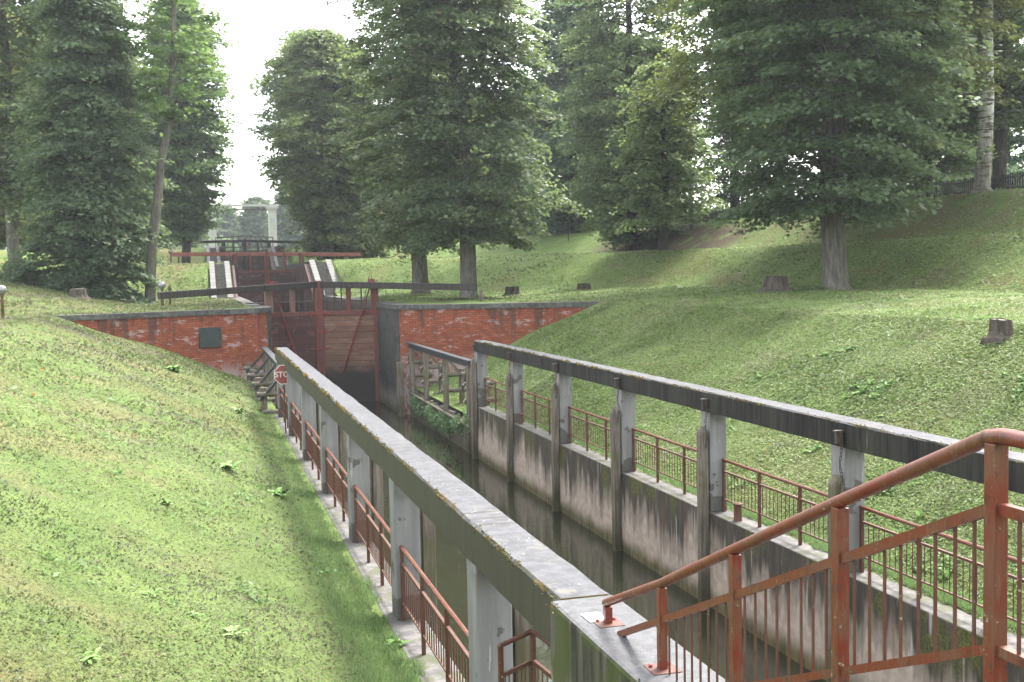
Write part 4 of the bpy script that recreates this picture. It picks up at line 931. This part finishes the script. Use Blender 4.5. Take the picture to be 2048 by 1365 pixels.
tree('maple_tree', 'broad green maple behind the crooked tree, left of the sky gap', B(374, 500, 84), 21, [(2.2, .6), (3.8, 1.2), (5.5, 2.2), (8, 3.5), (13, 3.4), (17, 2.4), (20.5, .8)], .33, BARKD, (MG[0], (.15, .25, .09)), nbr=95, per=70, leaf_s=.20, spray=1.0, seed=24, droop=.25)
tree('young_lime_tree', 'airy young lime tree with thin trunk on the terraced slope', B(1329, 498, 61), 10.5, [(2.0, 1.5), (3.2, 2.6), (5, 2.8), (8, 1.9), (10.2, .5)], .26, BARKD, MG, fill=.6, nbr=50, per=60, leaf_s=.15, spray=.7, seed=31, droop=.55, nsp=5)
tree('lime_tree', 'tall lime behind the airy young tree, crown pale green on the left side', B(1262, 486, 74), 25, [(1.0, 2.6), (4, 3.8), (9, 4.3), (17, 4.2), (24.5, 1.4)], .36, BARKD, (MG[0], (.22, .28, .12)), nbr=100, per=75, leaf_s=.17, spray=.9, seed=32, droop=.6, dry=.02)
tree('lime_tree', 'bluish tall tree standing between the central tree and the tall pale lime', B(1150, 482, 90), 20, [(.8, 2.6), (4, 3.9), (9, 4.3), (15, 3.8), (19.5, 1.4)], .36, BARKD, (BG[0], (.12, .19, .10)), nbr=80, per=70, leaf_s=.21, spray=1.1, seed=33, droop=.4)
tree('thin_tree', 'thin pale trunked tree on the slope crest near the bright gap', B(1382, 448, 72), 10, [(2.5, .9), (5, 1.6), (8, 1.3), (9.8, .4)], .16, BARKL, MG, nbr=22, per=45, leaf_s=.16, spray=.6, seed=34, droop=.5, nsp=4)
tree('spruce_like_tree', 'dark trunked tree on the crest right of the bright gap', B(1472, 430, 74), 14, [(1.8, 1.2), (3.5, 2.1), (6, 1.6), (10, 1.9), (13.5, .8)], .34, BARKD, DG, fill=.5, nbr=45, per=60, leaf_s=.17, spray=.75, seed=35, droop=.6)
tree('lime_tree', 'tall tree with yellowing branches hanging in at the top right of centre', B(1672, 500, 50), 22, [(7.5, 5.0), (9, 7.8), (13, 8.2), (18, 6.5), (21.5, 2)], .40, BARKD, (YG[0], (.25, .25, .075)), nbr=110, per=85, leaf_s=.14, spray=.85, seed=36, droop=.9, nsp=9, dry=.14)
bp = [(0, 0, 0), (.15, 0, 1.5), (.25, 0, 4), (.2, 0, 8), (.3, 0, 14), (.3, 0, 20), (.3, 0, 26)]
tree('birch_tree', 'white barked birch with mossy foot at the top of the right slope', B(1962, 388, 48), 24, [(8.5, 2.0), (12, 3.6), (18, 3.6), (23.5, 1.2)], .34, BIRCH, YG, path=bp, nbr=60, per=60, leaf_s=.13, spray=.7, seed=37, droop=.9)
tree('lime_tree', 'dark tree directly right of the birch trunk', B(1998, 372, 53), 20, [(3.6, 2.2), (7, 4.2), (12, 4.6), (19, 1.5)], .32, BARKD, DG, nbr=80, per=75, leaf_s=.15, spray=.9, seed=38)
tree('lime_tree', 'dark tree with thick black trunk left of the birch on the crest', B(1843, 393, 57), 20, [(1.9, 2.4), (4, 3.4), (9, 4.4), (14, 4.0), (19, 1.5)], .48, BARKD, DG, nbr=95, per=75, leaf_s=.15, spray=.9, seed=39)
tree('maple_tree', 'background tree behind the fence at the top right corner', B(2010, 372, 76), 20, [(.8, 3.0), (3, 4.6), (9, 5.0), (15, 4.5), (19, 1.5)], .4, BARKD, (BG[0], (.05, .11, .035)), nbr=75, per=70, leaf_s=.22, spray=1.1, seed=40, droop=.3)
tree('maple_tree', 'background tree behind the fence, farther left of the birch', B(1770, 400, 88), 20, [(3.5, 3.0), (6, 4.6), (11, 5.0), (16, 4.5), (19, 1.5)], .4, BARKD, (BG[0], (.06, .12, .035)), nbr=75, per=70, leaf_s=.24, spray=1.2, seed=41, droop=.3)
tree('lime_tree', 'background tree crowning above the crest behind the yellowing branches', B(1560, 415, 82), 19, [(6.0, 2.0), (8, 3.6), (12, 4.6), (16, 4), (19, 1.5)], .36, BARKD, DG, nbr=70, per=70, leaf_s=.22, spray=1.1, seed=42, droop=.5)
# filler trees on the far left and in the middle distance
for i, (x, y, D, H_, R_, lb) in enumerate(((70, 500, 92, 20, 4.6, 'shadowed background tree behind the tall left trunk'), (150, 500, 100, 21, 4.8, 'shadowed background tree behind the dense dark tree'), (245, 500, 96, 19, 4.6, 'shadowed background tree between the dense tree and the crooked trunk'), (-40, 500, 78, 20, 5, 'background tree cut by the left edge of the picture'), (330, 495, 118, 16, 4.5, 'far tree at the foot of the maple left of the sky gap'))):
    tree('park_tree', lb, B(x, y, D), H_, [(1.2, R_*.6), (3.2, R_), (9, R_*1.05), (H_-4, R_*.75), (H_-.5, 1)], .3, BARKD, DG if i != 3 else YG, nbr=70, per=65, leaf_s=.24, spray=1.2, seed=50+i, droop=.4, nsp=6)
for i, (x, y, D, H_, R_, lb) in enumerate(((1205, 470, 100, 19, 5, 'background tree left behind the tall pale lime'), (1275, 455, 96, 17, 4.2, 'background tree behind the airy young lime'), (1225, 460, 118, 22, 5.5, 'farthest background tree above the terraced slope'), (880, 480, 120, 15, 4.4, 'background tree seen between the two central trunks'), (975, 480, 118, 16, 4.6, 'dark background tree directly behind the central lime'), (1060, 478, 115, 17, 4.4, 'background tree right of the central lime above the hollow'), (775, 470, 150, 16, 4.6, 'background tree behind the brown house'))):
    tree('park_tree', lb, B(x, y, D), H_, [(.8, R_*.7), (2.6, R_), (8, R_*1.05), (H_-4, R_*.75), (H_-.5, 1)], .3, BARKD, BG, nbr=60, per=60, leaf_s=.30, spray=1.4, seed=60+i, droop=.3, nsp=6)
for i, (x, D, H_, R_, lb) in enumerate(((450, 235, 13, 5.0, 'hazy far tree just right of the left portal pillar'), (512, 225, 14, 3.6, 'tall narrow hazy birch in the middle of the lifting bridge portal'), (478, 270, 12, 6, 'lower hazy far tree between two taller ones in the portal'), (580, 215, 14, 5.5, 'hazy far tree just right of the right portal pillar'), (540, 260, 10, 6, 'pale far bush like tree behind the right portal pillar'), (405, 230, 12, 5.5, 'hazy far tree behind the left portal pillar'), (640, 240, 13, 6, 'hazy far tree behind the paired limes'))):
    tree('far_tree', lb, B(x, 480, D), H_, [(.5, R_*.8), (3, R_), (7, R_*.85), (H_-.5, 1)], .3, BARKL, ((.03, .06, .03), (.09, .14, .07)), nbr=55, per=50, leaf_s=.5, spray=1.5, seed=70+i, droop=.5, nsp=5, group='hazy trees beyond the bridge')
# two trees outside the frame for the side views
tree('lime_tree', 'lime tree outside the frame on the right terrace', (31.5, 24), 18, [(3, 3), (7, 4.4), (12, 4), (17.5, 1)], .4, BARK, DG, nbr=60, per=60, leaf_s=.2, spray=1.0, seed=90)

# bushes
def bush(x, y, rx, h, label, cols, seed, n=5000, s=.1, px_=None):
    r = np.random.default_rng(seed); z = gz(x, y); t = thing('bush', label, 'bush', (x, y, z), 0, 'bushes')
    K = 60; c = r.normal(size=(K, 3)); c /= np.linalg.norm(c, axis=1, keepdims=True); c[:, 2] = np.abs(c[:, 2]); c = c*r.uniform(.55, 1, (K, 1))*[rx, rx, h]
    q = r.normal(size=(n, 3)); idx = r.integers(0, K, n); P = c[idx]+q*[.16*rx, .16*rx, .10*h]
    P[:, 2] = np.maximum(P[:, 2], .02); t_ = r.uniform(0, 1, (n, 1)); tint = np.array(cols[0])*(1-t_)+np.array(cols[1])*t_
    quads('foliage', P, r.normal(size=(n, 3))*.6+[0, 0, .8], s*r.uniform(.6, 1.3, n), .6, tint, LEAF, t)
    m = MB()
    for k in range(8): m.tube([(0, 0, -.05), tuple(c[k]*.8)], .012, 4, False)
    m.build('stem', BARKD, t)
b = B(40, 590, 54); bush(b[0], b[1], 1.1, 1.0, 'round dark bush at the left edge below the tall trunk', DG, 1, 9000, .09)
b = B(195, 580, 54.5); bush(b[0], b[1], .9, .5, 'low dark shrub around the foot of the dense dark tree', BG, 2, 5000, .09)
b = B(728, 516, 88); bush(b[0], b[1], .55, .8, 'small shrub at the right end of the pink balance beam', DG, 3, 2500, .12)
b = B(1180, 492, 86); bush(b[0], b[1], .9, .9, 'small bush at the foot of the slope beside the thin stake', MG, 4, 2500, .15)
b = B(1625, 583, 39.5); bush(b[0], b[1], .55, .25, 'low green shoots between the flared stump and the big lime trunk', MG, 5, 2200, .07)
b = B(440, 470, 150); bush(b[0], b[1], 2.6, 2.4, 'hazy dark bush at the left portal pillar', BG, 6, 5000, .3)
for i, (xx, yy, D_, R_, H_) in enumerate(((860, 476, 128, 4.5, 2.5), (1010, 474, 125, 5, 2.6), (1110, 470, 110, 3.5, 2.2), (60, 490, 104, 5, 2.6), (200, 492, 106, 6, 2.6), (1460, 412, 84, 5, 1.3), (1590, 405, 84, 6, 1.6), (1880, 380, 70, 5, 1.7), (2040, 366, 66, 5, 1.8))):
    b = B(xx, yy, D_); bush(b[0], b[1], R_, H_, ['wide hedge like bush behind the two central trunks', 'wide dark bush behind the central lime tree', 'dark bush at the top of the hollow near the stake', 'wide dark undergrowth behind the tall left trunk', 'wide dark undergrowth behind the dense dark tree', 'pale green bush behind the crest fence in the bright gap', 'bush behind the crest fence under the yellowing branches', 'bush behind the fence left of the birch', 'bush behind the fence at the right edge'][i], BG if i not in (5,) else MG, 10+i, 9000, .26)
# ivy hanging over the stake wall
r = np.random.default_rng(5); n = 2600; cs = [(7.9, 42.0, .65), (7.9, 40.9, .5), (7.88, 39.0, .65), (7.85, 38.2, .45), (7.88, 36.9, .6), (7.86, 36.2, .5), (7.88, 34.6, .75), (8.0, 33.5, .95)]
ci = r.integers(0, len(cs), n); P = np.array(cs)[ci]+r.normal(size=(n, 3))*[.07, .28, .13]; t_ = r.uniform(0, 1, (n, 1))
tag(quads('creeper', P, r.normal(size=(n, 3))*.5+[-.6, -.5, .6], .10*r.uniform(.6, 1.4, n), .7, np.array([.05, .11, .03])*(1-t_)+np.array([.16, .25, .11])*t_, G_BLADE), 'leafy creepers hanging over the wooden stakes above the water', 'creeper', kind='stuff')

# ------------------------------------------------------------------ weeds on the left bank
def aground(xp, yp):
    d = _F+_R*(xp-1024)/FPX+_U*(682.5-yp)/FPX; lo = 3.
    for k in range(4000):
        p = np.array([0, 0, EYE])+d*lo
        if p[2] < gz(p[0], p[1]): break
        lo += .02+lo*.001
    return p
def weed(xp, yp, s, nl, label, seed):
    p = aground(xp, yp); R_ = random.Random(seed); t = thing('weed_plant', label, 'weed', (p[0], p[1], gz(p[0], p[1])), R_.uniform(0, 6), 'broad leaved weeds on the left bank')
    m = MB()
    for i in range(nl):
        a = R_.uniform(0, 6.28); L_ = .75*s*R_.uniform(.45, 1.1); w = L_*R_.uniform(.14, .22); el = R_.uniform(.25, 1.0); c = (R_.uniform(-.5, .5)*s*.8, R_.uniform(-.5, .5)*s*.8)
        vs = []
        for k in range(6):
            u = k/5; rr = L_*u*math.cos(el*(1-.5*u)); zz = .02+L_*(math.sin(el)*u-.45*u*u); ww = w*math.sin(math.pi*(.12+.86*u))
            for sg in (-1, 0, 1):
                vs.append((c[0]+rr*math.cos(a)-sg*ww*math.sin(a), c[1]+rr*math.sin(a)+sg*ww*math.cos(a), zz+abs(sg)*ww*.35))
        m.add(vs, [(k*3+j, k*3+j+1, (k+1)*3+j+1, (k+1)*3+j) for k in range(5) for j in (0, 1)], None, True)
    m.build('leaves', STEM, t)
    MB().tube([(0, 0, 0), (.01, 0, s*.35)], .004, 5).build('stem', STEM, t)
for i, (a, b_, s, n_, lb) in enumerate(((452, 940, .34, 34, 'largest broad leaved weed clump halfway down the left bank'), (555, 992, .30, 34, 'wide weed clump near the ledge, right of the largest clump'), (345, 742, .45, 34, 'distant weed clump just below the left brick wall'), (470, 1275, .17, 22, 'weed rosette low on the bank, left of the bottom centre'), (795, 1292, .17, 26, 'weed clump beside the ledge at the bottom, next to the railing'), (300, 1195, .13, 14, 'small weed rosette low on the left part of the bank'), (175, 1325, .14, 14, 'weed rosette near the bottom left corner'), (475, 826, .40, 26, 'weed clump beside the left timber guide'), (640, 1150, .16, 16, 'small weed near the ledge above the bottom clump'), (390, 1235, .12, 12, 'small weed left of the low rosette'), (330, 1010, .2, 14, 'small weed in the middle of the left bank'))):
    weed(a, b_, s, n_, lb, i)
# thin stake, fence, house
b = B(1137, 497, 84); o = MB().tube([(0, 0, -.2), (0, 0, 2.4)], .035, 6).build('stake', BARKD, None, 0, (b[0], b[1], gz(*b))); tag(o, 'thin dark stake standing alone on the grass slope', 'stake')
def fence(pts, label):
    t = thing('picket_fence', label, 'fence', (pts[0][0], pts[0][1], 0)); ox, oy = pts[0]; k = 0; fr = MB(); pk = MB()
    for (x0, y0), (x1, y1) in zip(pts[:-1], pts[1:]):
        L_ = math.hypot(x1-x0, y1-y0); n = int(L_/.16)
        for i in range(n):
            x = x0+(x1-x0)*i/n; y = y0+(y1-y0)*i/n; z = gz(x, y)
            pk.box((-.05, -.012, 0), (.05, .012, .95+.04*math.sin(i*2.1)), Matrix.Translation((x-ox, y-oy, z)) @ Matrix.Rotation(math.atan2(y1-y0, x1-x0), 4, 'Z'))
        for h in (.25, .75):
            m_ = max(1, int(L_/3))
            for j in range(m_):
                a = (x0+(x1-x0)*j/m_, y0+(y1-y0)*j/m_); c = (x0+(x1-x0)*(j+1)/m_, y0+(y1-y0)*(j+1)/m_)
                fr.bar((a[0]-ox, a[1]-oy, gz(*a)+h), (c[0]-ox, c[1]-oy, gz(*c)+h), .05, .07)
    o = pk.build('pickets', FENCEW, t); tag(o, kind='stuff'); fr.build('rails', FENCEW, t)
fence([(36.5, 40), (37.0, 55), (36.6, 64), (34.5, 78)], 'low dark picket fence along the crest of the right slope')
fence([(34.0, 92), (30, 110), (24, 120)], 'far dark fence at the head of the hollow')
t = thing('house', 'dark red brown house with pitched roof among the trees behind the central lime', 'house', (23.6, 135, 9.2), .2)
MB().box((-3.5, -3, -.5), (3.5, 3, 2.1)).build('wall', HWALL, t)
MB().add([(-3.9, -3.4, 2.1), (3.9, -3.4, 2.1), (3.9, 3.4, 2.1), (-3.9, 3.4, 2.1), (-3.9, 0, 4.2), (3.9, 0, 4.2)], [(0, 1, 5, 4), (2, 3, 4, 5), (0, 4, 3), (1, 2, 5), (0, 3, 2, 1)]).build('roof', ROOFM, t)
for x in (-2, 0, 2): w_ = MB().box((x-.4, -3.05, .6), (x+.4, -3.0, 1.5)).build('window', SIGNW, t); MB().box((x-.32, -3.07, .68), (x+.32, -3.051, 1.42)).build('pane', PLAQ, w_)

# ------------------------------------------------------------------ haze
hm = bpy.data.materials.new('mist'); hm.use_nodes = True; ht = hm.node_tree; ht.nodes.clear()
pv = ht.nodes.new('ShaderNodeVolumePrincipled'); pv.inputs['Density'].default_value = .00034; pv.inputs['Color'].default_value = (.88, .95, 1, 1); pv.inputs['Anisotropy'].default_value = .3
ho = ht.nodes.new('ShaderNodeOutputMaterial'); ht.links.new(pv.outputs[0], ho.inputs['Volume'])
tag(MB().box((-165, -65, -3), (175, 505, 48)).build('haze', hm), kind='stuff', label='thin pale mist in the air over the canal and the trees', cat='haze')
